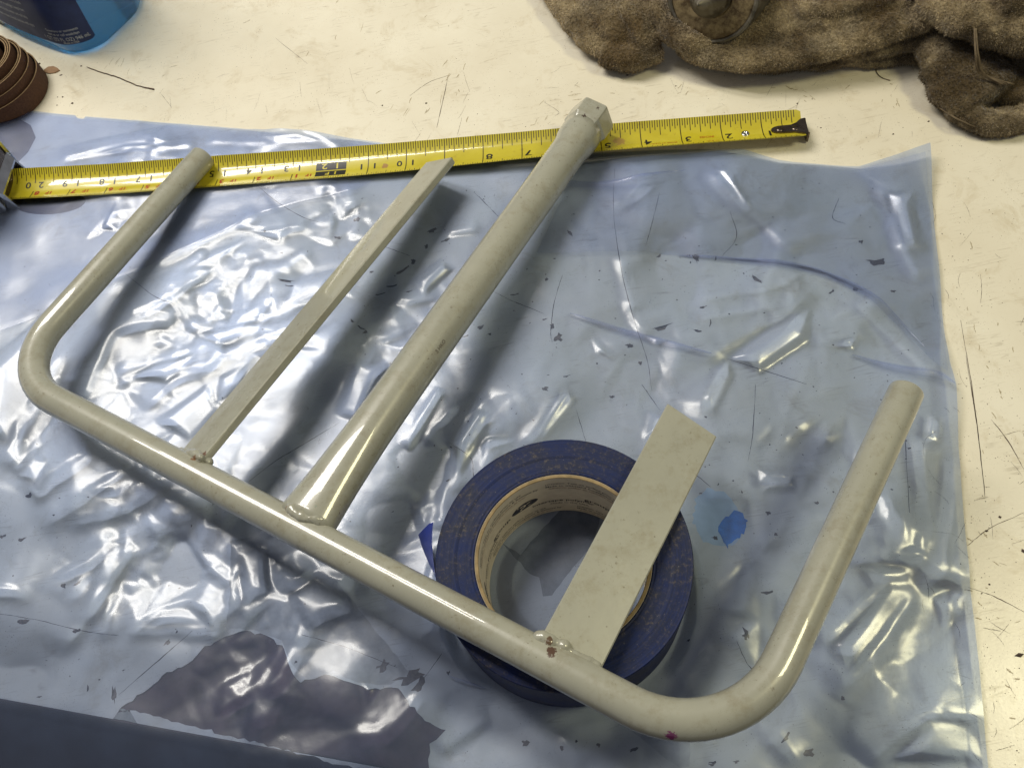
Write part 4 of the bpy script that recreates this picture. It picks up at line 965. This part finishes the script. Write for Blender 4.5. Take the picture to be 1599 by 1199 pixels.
n = 40
for i in range(len(secs) - 1):
    for j in range(n): Fc.append([i * n + j, i * n + (j + 1) % n, (i + 1) * n + (j + 1) % n, (i + 1) * n + j])
Fc.append(list(range(n))[::-1]); Fc.append([(len(secs) - 1) * n + j for j in range(n)])
def mat_bottle():
    t = NT("blue_liquid_plastic"); t.set((.34, .84, .98), .10); t.b.inputs["Transmission Weight"].default_value = .92; t.b.inputs["IOR"].default_value = 1.42
    t.b.inputs["Roughness"].default_value = .12
    va = t.node("ShaderNodeVolumeAbsorption"); va.inputs["Color"].default_value = (.02, .52, .82, 1); va.inputs["Density"].default_value = 17; t.link(va.outputs[0], t.out.inputs["Volume"]); return t.m
parent_to(bottle, mesh("bottle_body", V, Fc, mat_bottle(), smooth=True))
M_LBL = simple("navy_label", (.006, .020, .10), .62, 0, .2, 80); M_WHT = simple("white_print", (.40, .43, .47), .5, 0, .15, 900)
def wall_pt(x, z, lift):
    """x mm of girth from the middle of the near broad side, z up, lifted off the wall"""
    zs = [q[3] for q in secs]; a, b, r = (float(np.interp(z, zs, [q[i] for q in secs])) for i in range(3))
    P = np.array(bsec(a + lift, b + lift, r + lift, 12)); P = P[np.argsort(np.unwrap(np.arctan2(P[:, 1], P[:, 0])))] if False else P
    k = int(np.argmin(np.abs(P[:, 0]) + (P[:, 1] > 0) * 999)); P = np.roll(P, len(P) // 4 - 24, axis=0) if False else P
    low = P[(P[:, 1] < 0)]; low = low[np.argsort(low[:, 0] + (low[:, 0] > 0) * (low[:, 1] + b) * .02)]
    xs_ = np.linspace(-a + r, a - r, 40); front = np.stack([xs_, -(b + lift) - 5.5 * np.maximum(0, 1 - (xs_ / a) ** 2)], 1)
    t = np.linspace(0, math.pi / 2, 16)[1:]; cor = np.stack([a - r + (r + lift) * np.sin(t), -(b - r) - (r + lift) * np.cos(t)], 1); cor[:, 1] -= 5.5 * np.maximum(0, 1 - (cor[:, 0] / a) ** 2); end = np.array([[a + lift, 0.0], [a + lift, b - r]])
    Q = np.vstack([front, cor, end]); d = np.concatenate([[0], np.cumsum(np.linalg.norm(np.diff(Q, axis=0), axis=1))]); d0 = np.interp(0, Q[:40, 0], d[:40]); p = [float(np.interp(x + d0, d, Q[:, i])) for i in (0, 1)]
    return (*(bc + bu * p[0] + bv * p[1]), z + .2)
V = []; xs = np.linspace(-30, 66, 40); zs_ = np.linspace(9.5, 118, 20)
for i, z in enumerate(zs_):
    for j, x in enumerate(xs):
        V.append(wall_pt(x, z + (1.6 * max(0, (x - 62) / 4) ** 2 if i == 0 else 0), .25))
parent_to(bottle, mesh("label", V, grid_faces(40, 20), M_LBL, smooth=True))
def lab_text(items):
    V, Fc = [], []
    for s, x0, z0, size, stx in items:
        tv, tf = text2d(s, size, 'LEFT', .02); b = len(V); V += [wall_pt(x0 + x * stx, z0 + y, .45) for x, y in tv]; Fc += [[q + b for q in p] for p in tf]
    parent_to(bottle, mesh("label_print", V, Fc, M_WHT))
IT = [("Questions or comments", 32, 20.4, 2.9, .9), ("visit us or call weekdays", 32, 17.2, 2.9, .9), ("1 QT (32 FL OZ) 946 mL", 26, 12.6, 4.2, .86), ("Made in USA", 42, 10.2, 2.5, .9)]
for i, s in enumerate(["glass and hard surface cleaner for windows", "DIRECTIONS: Spray on and wipe dry with a cloth", "do not use on hot glass or in sunlight, keep from", "children. If swallowed drink water and call help", "CAUTION: Eye irritant. Avoid contact with eyes"]):
    IT.append((s, -28, 46 - i * 6.4, 4.0, .62))
lab_text(IT)
v, f = tube([(*bc, 224), (*bc, 226), (*bc, 250), (*bc, 252)], [16, 17, 17, 15.5], 32, up=(1, 0, 0)); parent_to(bottle, mesh("cap", v, f, simple("white_cap_plastic", (.7, .7, .7), .4)))

# ------------------------------------------------------------------ roll of abrasive cloth
sc_ = np.array([-325., 543.])
sand = empty("abrasive_cloth_roll", (*sc_, 0)); tag(sand, "loosely coiled brown abrasive cloth roll standing at the left edge behind the sheet", "sandpaper roll")
def mat_sand():
    t = NT("brown_abrasive_cloth"); n = t.noise(900, 4, .8); t.set(t.mix(t.ramp(n, .3, .7), (.03, .011, .005), (.10, .04, .018)), .85); t.bump(n, .7, .4); return t.m
M_SAND = mat_sand(); M_SEDGE = simple("cloth_edge", (.30, .20, .10), .9, 0, .3, 800)
def coil(r0, r1, turns, z0, z1, ph, wobz, th=.8):
    n = int(turns * 40); V, Fe, Fs = [], [], []
    for i in range(n + 1):
        t = i / n; a = ph + t * turns * 2 * math.pi; r = r0 + (r1 - r0) * t; d = np.array([math.cos(a), math.sin(a)]); zz = z1 + wobz * math.sin(a * 1.0 + 2) 
        for rr_, z in ((r, z0), (r, zz), (r + th, zz), (r + th, z0)): V.append((*(sc_ + d * rr_), z))
    for i in range(n):
        a = i * 4
        for q in ((0, 1), (2, 3)): Fs.append([a + q[0], a + q[1], a + 4 + q[1], a + 4 + q[0]])
        Fe.append([a + 1, a + 2, a + 6, a + 5])
    Fs += [[0, 1, 2, 3], [n * 4 + 3, n * 4 + 2, n * 4 + 1, n * 4]]
    return V, Fs, Fe
for k, (r0, r1, tu, z0, z1, ph, wz) in enumerate([(10, 19, 5.0, 1, 36, 0, .8), (20.5, 25, 3.0, 1, 33, 1.0, 1.6), (26.5, 29, 1.6, 1, 26, -2.2, 2.5), (29.8, 31.5, 1.2, .6, 19, -2.6, 3.0), (32, 33, .9, .5, 12, -2.4, 3.5)]):
    V, Fs, Fe = coil(r0, r1, tu, z0, z1, ph, wz); o = mesh("cloth_strip", V, Fs + Fe, M_SAND); o.data.materials.append(M_SEDGE); o.data.polygons.foreach_set("material_index", np.array([0] * len(Fs) + [1] * len(Fe), dtype=np.int32)); parent_to(sand, o)

# ------------------------------------------------------------------ terry rag
rag = empty("shop_rag", (*at(1250, 20)[:2], 0)); tag(rag, "dirty brown terry cloth rag heaped at the back right corner", "rag")
def fold_tube(bm, px, z, r, fl=1.0, n=26):
    P = [];
    for i, q in enumerate(px):
        zz = z[i] if hasattr(z, '__len__') else z; P.append(at(q[0], q[1], zz))
    P = spline(P, n); rad = np.interp(np.linspace(0, 1, n), np.linspace(0, 1, len(px)), r if hasattr(r, '__len__') else [r] * len(px))
    rad = rad * (1 + .04 * np.sin(np.arange(n) * 1.3 + P[0][0])); rad[0] *= .5; rad[-1] *= .5
    v, f = tube(P, rad, 18, up=(0, 0, 1), flat=(fl, 1)); vs = [bm.verts.new(q) for q in v]
    for q in f: bm.faces.new([vs[i] for i in q])
bm = bmesh.new()
fold_tube(bm, [(875, -50), (915, 5), (950, 45), (985, 72)], [10, 10, 10, 8], [24, 25, 24, 20], .42)
fold_tube(bm, [(905, -50), (935, 8), (962, 50), (985, 78)], [22, 20, 17, 10], [11, 10, 10, 9], .8)
fold_tube(bm, [(960, -40), (985, 20), (1005, 55), (1020, 75)], [20, 24, 20, 12], [10, 9, 9, 9], .9)
fold_tube(bm, [(940, 82), (985, 88), (1030, 78)], [9, 10, 9], [10, 11, 9], .8)
fold_tube(bm, [(1005, -60), (1018, 0), (1040, 38), (1075, 66), (1110, 78)], [26, 27, 25, 22, 18], [7, 8, 8, 8, 7], 1.0)
fold_tube(bm, [(1075, 52), (1120, 72), (1200, 66), (1290, 48), (1380, 26), (1480, -10)], [14, 16, 18, 20, 24, 28], [14, 21, 25, 26, 24, 22], .42)
fold_tube(bm, [(1130, 60), (1210, 38), (1310, 12), (1420, -25)], [20, 24, 28, 32], [14, 20, 22, 22], .5)
fold_tube(bm, [(1240, 20), (1330, 8), (1440, -30)], [34, 36, 38], [7, 8, 8], .9)
fold_tube(bm, [(1060, 74), (1110, 92), (1200, 95), (1320, 86), (1460, 66)], [6, 6, 6, 6, 7], [7, 8, 10, 10, 9], .5)
fold_tube(bm, [(1300, 84), (1370, 72), (1440, 58), (1490, 40)], [11, 13, 14, 15], [7, 9, 10, 10], .6)
fold_tube(bm, [(1290, 92), (1370, 90), (1470, 84)], [4, 4, 4], [7, 8, 8], .5)
fold_tube(bm, [(1200, -40), (1300, -50), (1440, -70)], [30, 32, 32], 24, .6)
fold_tube(bm, [(1478, 20), (1490, 80), (1512, 125), (1545, 160)], [17, 15, 12, 9], [20, 24, 27, 26], .40)
fold_tube(bm, [(1580, 60), (1600, 120), (1620, 160)], [7, 7, 7], [22, 24, 20], .40)
fold_tube(bm, [(1458, 40), (1464, 85), (1480, 130), (1510, 165)], [15, 14, 12, 9], [8, 8, 8, 8], 1.0)
fold_tube(bm, [(1475, 150), (1510, 178), (1550, 194), (1610, 182)], [7, 7, 6, 6], [8, 9, 9, 9], .8)
fold_tube(bm, [(1440, -10), (1490, 22), (1545, 40), (1610, 58), (1680, 62)], [40, 40, 39, 38, 38], [11, 13, 13, 13, 13], .8)
fold_tube(bm, [(1440, -50), (1520, -20), (1600, 10), (1690, 20)], [42, 44, 44, 44], 24, .5)
fold_tube(bm, [(1540, -30), (1580, 0), (1640, 15)], [52, 52, 50], [10, 11, 11], .9)
o = bm_obj("tmp", bm, None); md = o.modifiers.new("r", 'REMESH'); md.mode = 'VOXEL'; md.voxel_size = 1.1 * MM; md.use_smooth_shade = True
sm = o.modifiers.new("s", 'SMOOTH'); sm.iterations = 2; sm.factor = .5
me = bpy.data.meshes.new_from_object(o.evaluated_get(bpy.context.evaluated_depsgraph_get())); bpy.data.objects.remove(o)
nv = len(me.vertices); co = np.zeros(nv * 3, np.float32); me.vertices.foreach_get("co", co); co = co.reshape(-1, 3).astype(float) / MM
no = np.zeros(nv * 3, np.float32); me.vertices.foreach_get("normal", no); no = no.reshape(-1, 3)
bumps = (vnoise(co[:, 0] / 16, co[:, 1] / 16 + co[:, 2] / 20, 31) - .5) * 1.4 + (vnoise(co[:, 0] / 6, co[:, 1] / 6 + co[:, 2] / 7, 32) - .5) * .9
co = co + no * bumps[:, None]; co[:, 2] = np.maximum(co[:, 2], .3)
me.vertices.foreach_set("co", (co * MM).astype(np.float32).ravel()); me.update()
def mat_rag(name="brown_terry_loops", k=1.0):
    t = NT(name); a = t.noise(24, 5, .6); b = t.noise(300, 4, .8)
    base = t.mix(t.ramp(a, .40, .62), (.17, .115, .05), (.66, .53, .32)); base = t.mix(t.math('MULTIPLY', t.ramp(t.noise(40, 4), .5, .7), .55), base, (.20, .185, .14)); base = t.mix(t.math('MULTIPLY', t.ramp(b, .35, .7, 1, 0), .35), base, (.13, .09, .045))
    for q, r_, f_ in (((1520, 130, 10), 38, .62), ((1570, 20, 20), 40, .5), ((1030, 60, 10), 14, .6), ((1250, 95, 8), 20, .55), ((1400, 90, 8), 22, .6), ((1420, 10, 14), 16, .7), ((900, -5, 12), 14, .4)):
        base = t.mix(t.math('MULTIPLY', t.spot(at(*q), r_, .9, 40), f_), base, (.075, .052, .022))
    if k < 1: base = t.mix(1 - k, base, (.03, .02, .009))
    t.set(base, .95); t.b.inputs["Sheen Weight"].default_value = .3; t.b.inputs["Specular IOR Level"].default_value = .1
    t.bump(t.math('ADD', b, t.vor(420)), .8, 1.0); return t.m
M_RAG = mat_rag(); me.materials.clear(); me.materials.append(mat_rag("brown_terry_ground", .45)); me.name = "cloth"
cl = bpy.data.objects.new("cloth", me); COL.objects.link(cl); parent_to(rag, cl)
# the pile: short loops standing in loose rows
me.calc_loop_triangles(); nt_ = len(me.loop_triangles); tri = np.zeros(nt_ * 3, np.int32); me.loop_triangles.foreach_get("vertices", tri); tri = tri.reshape(-1, 3)
A0, B0, C0 = co[tri[:, 0]], co[tri[:, 1]], co[tri[:, 2]]; nrm = np.cross(B0 - A0, C0 - A0); ar_ = np.linalg.norm(nrm, axis=1); nrm = nrm / np.maximum(ar_, 1e-9)[:, None]
cen = (A0 + B0 + C0) / 3; facing = ((CC - cen) * nrm).sum(1) / np.linalg.norm(CC - cen, axis=1); inview = (facing > -.25) & (cen[:, 2] > .5); pr_ = ar_ * inview; pr_ = pr_ / pr_.sum()
NF = 120000; pick = nrng.choice(nt_, NF, p=pr_); u1 = np.sqrt(nrng.random(NF)); u2 = nrng.random(NF)
bp = A0[pick] * (1 - u1)[:, None] + B0[pick] * (u1 * (1 - u2))[:, None] + C0[pick] * (u1 * u2)[:, None]; bn = nrm[pick]
lean = np.stack([vnoise(bp[:, 0] / 9, bp[:, 1] / 9, 41), vnoise(bp[:, 0] / 9, bp[:, 1] / 9, 42), vnoise(bp[:, 0] / 9, bp[:, 2] / 9, 43)], 1) - .5
d = bn + lean * 1.6 + nrng.normal(0, .42, (NF, 3)); d /= np.linalg.norm(d, axis=1)[:, None]; row = .5 + .5 * np.sin((bp @ np.array([.55, .83, .2])) * 2 * np.pi / 3.0 + 2.0 * vnoise(bp[:, 0] / 14, bp[:, 1] / 14, 51)) * np.sin((bp @ np.array([.83, -.55, .1])) * 2 * np.pi / 2.6)
L = (nrng.uniform(.8, 1.6, NF) * (.12 + 1.6 * row))[:, None]
sd = np.cross(d, nrng.normal(0, 1, (NF, 3))); sd /= np.linalg.norm(sd, axis=1)[:, None]; w_ = nrng.uniform(.15, .32, NF)[:, None]
tip = bp + d * L; tip[:, 2] = np.maximum(tip[:, 2], .1)
V = np.concatenate([bp - sd * w_, bp + sd * w_, tip]); ii = np.arange(NF); Fc = np.stack([ii, ii + NF, ii + 2 * NF], 1)
pile = mesh("pile", V, Fc, M_RAG); pile["kind"] = "stuff"; parent_to(rag, pile)
M_THR = simple("loose_thread", (.17, .125, .07), .9, 0, .2, 400)
for i in range(9):
    o_ = rng.uniform(-4, 4); P = spline([at(1523 + o_ * .6, 45, 44), at(1526 + o_, 85, 38 + i * .3), at(1534 + o_ * 1.4, 115, 26), at(1560 + i * 3, 132, 22 + o_ * .5)], 20); v, f = tube(P, .32, 6); parent_to(rag, mesh("loose_thread", v, f, M_THR, smooth=True))
for i in range(10):
    o_ = rng.uniform(-3, 3); P = spline([at(1470 + o_, 165 + i * .6, 8), at(1500 + o_, 182 + i * .8, 7 + i * .5), at(1535 + o_, 196 + i * .7, 6), at(1560 + o_ * 2, 203 + o_, 3)], 20); v, f = tube(P, .3, 6); parent_to(rag, mesh("loose_thread", v, f, M_THR, smooth=True))
P = spline([at(1355, 97, 2), at(1365, 103, .5), at(1370, 115, .4), at(1378, 122, .4), at(1390, 126, .4)], 24); v, f = tube(P, .28, 6); parent_to(rag, mesh("loose_thread", v, f, M_THR, smooth=True))

# ------------------------------------------------------------------ steel centre lying on the rag
lc = at(1113, -8, 50); ln_ = np.array([-.60, -.70, .38]); ln_ /= np.linalg.norm(ln_)
live = empty("lathe_centre", lc); tag(live, "rusty steel lathe centre with a pointed tip lying on the rag", "lathe tool")
def rev(name, prof, mat, seg=48, knurl=None):
    """revolve about the centre's axis: (distance forward, radius)"""
    x = np.cross(ln_, [0, 0, 1]); x /= np.linalg.norm(x); y = np.cross(ln_, x); V, Fc = [], []
    for (d_, r) in prof:
        for j in range(seg):
            a = 2 * math.pi * j / seg; rr2 = r
            if knurl and knurl[0] <= d_ <= knurl[1]: rr2 = r + (.35 if j % 2 else -.25)
            V.append(lc + ln_ * d_ + rr2 * (math.cos(a) * x + math.sin(a) * y))
    for i in range(len(prof) - 1):
        for j in range(seg): Fc.append([i * seg + j, i * seg + (j + 1) % seg, (i + 1) * seg + (j + 1) % seg, (i + 1) * seg + j])
    bm = bmesh.new(); vs = [bm.verts.new(q) for q in V]
    for q in Fc: bm.faces.new([vs[i] for i in q])
    o = bm_obj(name, bm, mat); o.data.polygons.foreach_set("use_smooth", np.ones(len(o.data.polygons), dtype=bool)); o.data.set_sharp_from_angle(angle=R_(28)); parent_to(live, o); return o
def mat_rust(name, a, b, metal):
    t = NT(name); n = t.noise(120, 6, .75); t.set(t.mix(t.ramp(n, .42, .6), a, b), t.ramp(n, .4, .6, .35, .7), metal); t.bump(t.noise(300, 5), .4, .3); return t.m
M_ST = mat_rust("oily_dark_steel", (.12, .105, .075), (.22, .20, .16), .9); M_RU = mat_rust("rust_brown_face", (.085, .055, .025), (.27, .205, .105), .3)
rev("body", [(0, 27.6), (.8, 29), (1.2, 30), (-1.5, 30.4), (-4, 30.4), (-4.5, 29.6), (-6, 29.6), (-46, 28.6), (-50, 22), (-58, 12)][2:], M_ST, 96, (-47, -6))
rev("rim", [(-.6, 27), (1.2, 27.3), (1.7, 28.6), (1.2, 29.9), (-.4, 30.1)], M_ST, 64)
rev("face", [(.4, 27.1), (.8, 26.4), (1.4, 18), (1.6, 13.8), (.9, 13.2), (.6, 12)], M_RU, 64)
rev("point", [(.2, 12.6), (8, 12.4), (9, 12.0), (26, 1.1), (26.6, .01)], M_ST, 40)

# ------------------------------------------------------------------ small loose things
P = spline([at(135, 105, .5), at(160, 114, .6), at(185, 121, .7), at(215, 134, .5), at(240, 140, .5)], 36); P[:, :2] += np.array([[rng.uniform(-.2, .2), rng.uniform(-.2, .2)] for _ in P]); v, f = tube(P, np.interp(np.linspace(0, 1, 36), [0, .05, .8, 1], [.18, .3, .35, .6]), 6)
tag(mesh("wire_strand", v, f, simple("brown_wire", (.10, .06, .035), .6, 0, .2, 400), smooth=True), "thin bent brown wire strand on the bare bench in front of the blue bottle", "wire")
v, f = poly_prism(ragged([at(*q)[:2] for q in [(69, 111), (76, 106), (84, 105), (91, 108), (94, 111), (87, 115), (78, 116), (70, 114)]], .15, 2, 2), .1, .9)
tag(mesh("paint_flake", v, f, simple("tan_flake", (.34, .20, .10), .6, 0, .15, 300)), "small tan flake lying between the coiled brown cloth and the bottle", "flake")
v, f = poly_prism(ragged([at(*q)[:2] for q in [(1120, 826), (1128, 810), (1146, 799), (1160, 800), (1168, 812), (1162, 832), (1150, 842), (1134, 856), (1128, 842)]], .9, 1.6, 2), .10, .2)
tag(mesh("blue_scrap", v, f, simple("bright_blue_scrap", (.02, .27, .80), .5, 0, .3, 120)), "small bright blue scrap trapped under the film right of the tape roll", "scrap")
v, f = tube(spline([at(-40, 24, 3), at(-12, 27, 3), at(3, 31, 3), at(9, 28, 3)], 12), 2.6, 12); tag(mesh("black_cable_end", v, f, simple("black_rubber", (.02, .018, .015), .5), smooth=True), "black cable end poking in at the left edge beside the blue bottle", "cable")
# grit: crumbs of dirt and rust scattered on the bare bench
V, Fc = [], []; 
big = [(1561, 807, 2.6), (1540, 829, 2.4), (1592, 1022, 4.4), (597, 165, 2.0), (665, 162, 2.4), (98, 152, 2.2), (113, 162, 2.6), (62, 100, 3.0), (127, 104, 2.2), (1268, 155, 1.2), (1245, 162, 1.6), (1450, 190, 2.0), (1395, 210, 1.8), (1282, 200, 1.4), (1500, 880, 1.2), (1597, 860, 3.0), (90, 152, 1.2), (89, 165, 1.6), (1545, 912, 1.4), (936, 100, 2.0), (980, 118, 2.2), (1055, 135, 1.6)]
def crumb(c, r):
    b = len(V); 
    for dx, dy, dz in ((1, 0, .1), (-1, 0, .1), (0, 1, .1), (0, -1, .1), (.2, .1, 1.0)): V.append((c[0] + r * dx * rng.uniform(.5, 1.2), c[1] + r * dy * rng.uniform(.4, 1.0), max(.05, r * dz * rng.uniform(.5, .9))))
    Fc.extend([[b, b + 2, b + 4], [b + 2, b + 1, b + 4], [b + 1, b + 3, b + 4], [b + 3, b, b + 4]])
for x, y, r in big: crumb(at(x, y), r * .5)
for _ in range(420):
    x = rng.uniform(60, 1440); y = rng.uniform(30, 240)
    if y > 175 + x * .05 and x < 640: continue
    crumb(at(x, y), .12 + .28 * rng.random() ** 2.5)
for _ in range(420):
    y = rng.uniform(200, 1199); x = np.interp(y, [200, 600, 1199], [1450, 1492, 1545]) + abs(rng.gauss(0, 60)) + 2; crumb(at(x, y), .12 + .33 * rng.random() ** 2.5)
g = mesh("grit", V, Fc, M_MARK); g["kind"] = "stuff"; g["label"] = "dark crumbs of grit scattered over the bare bench"; g["category"] = "grit"
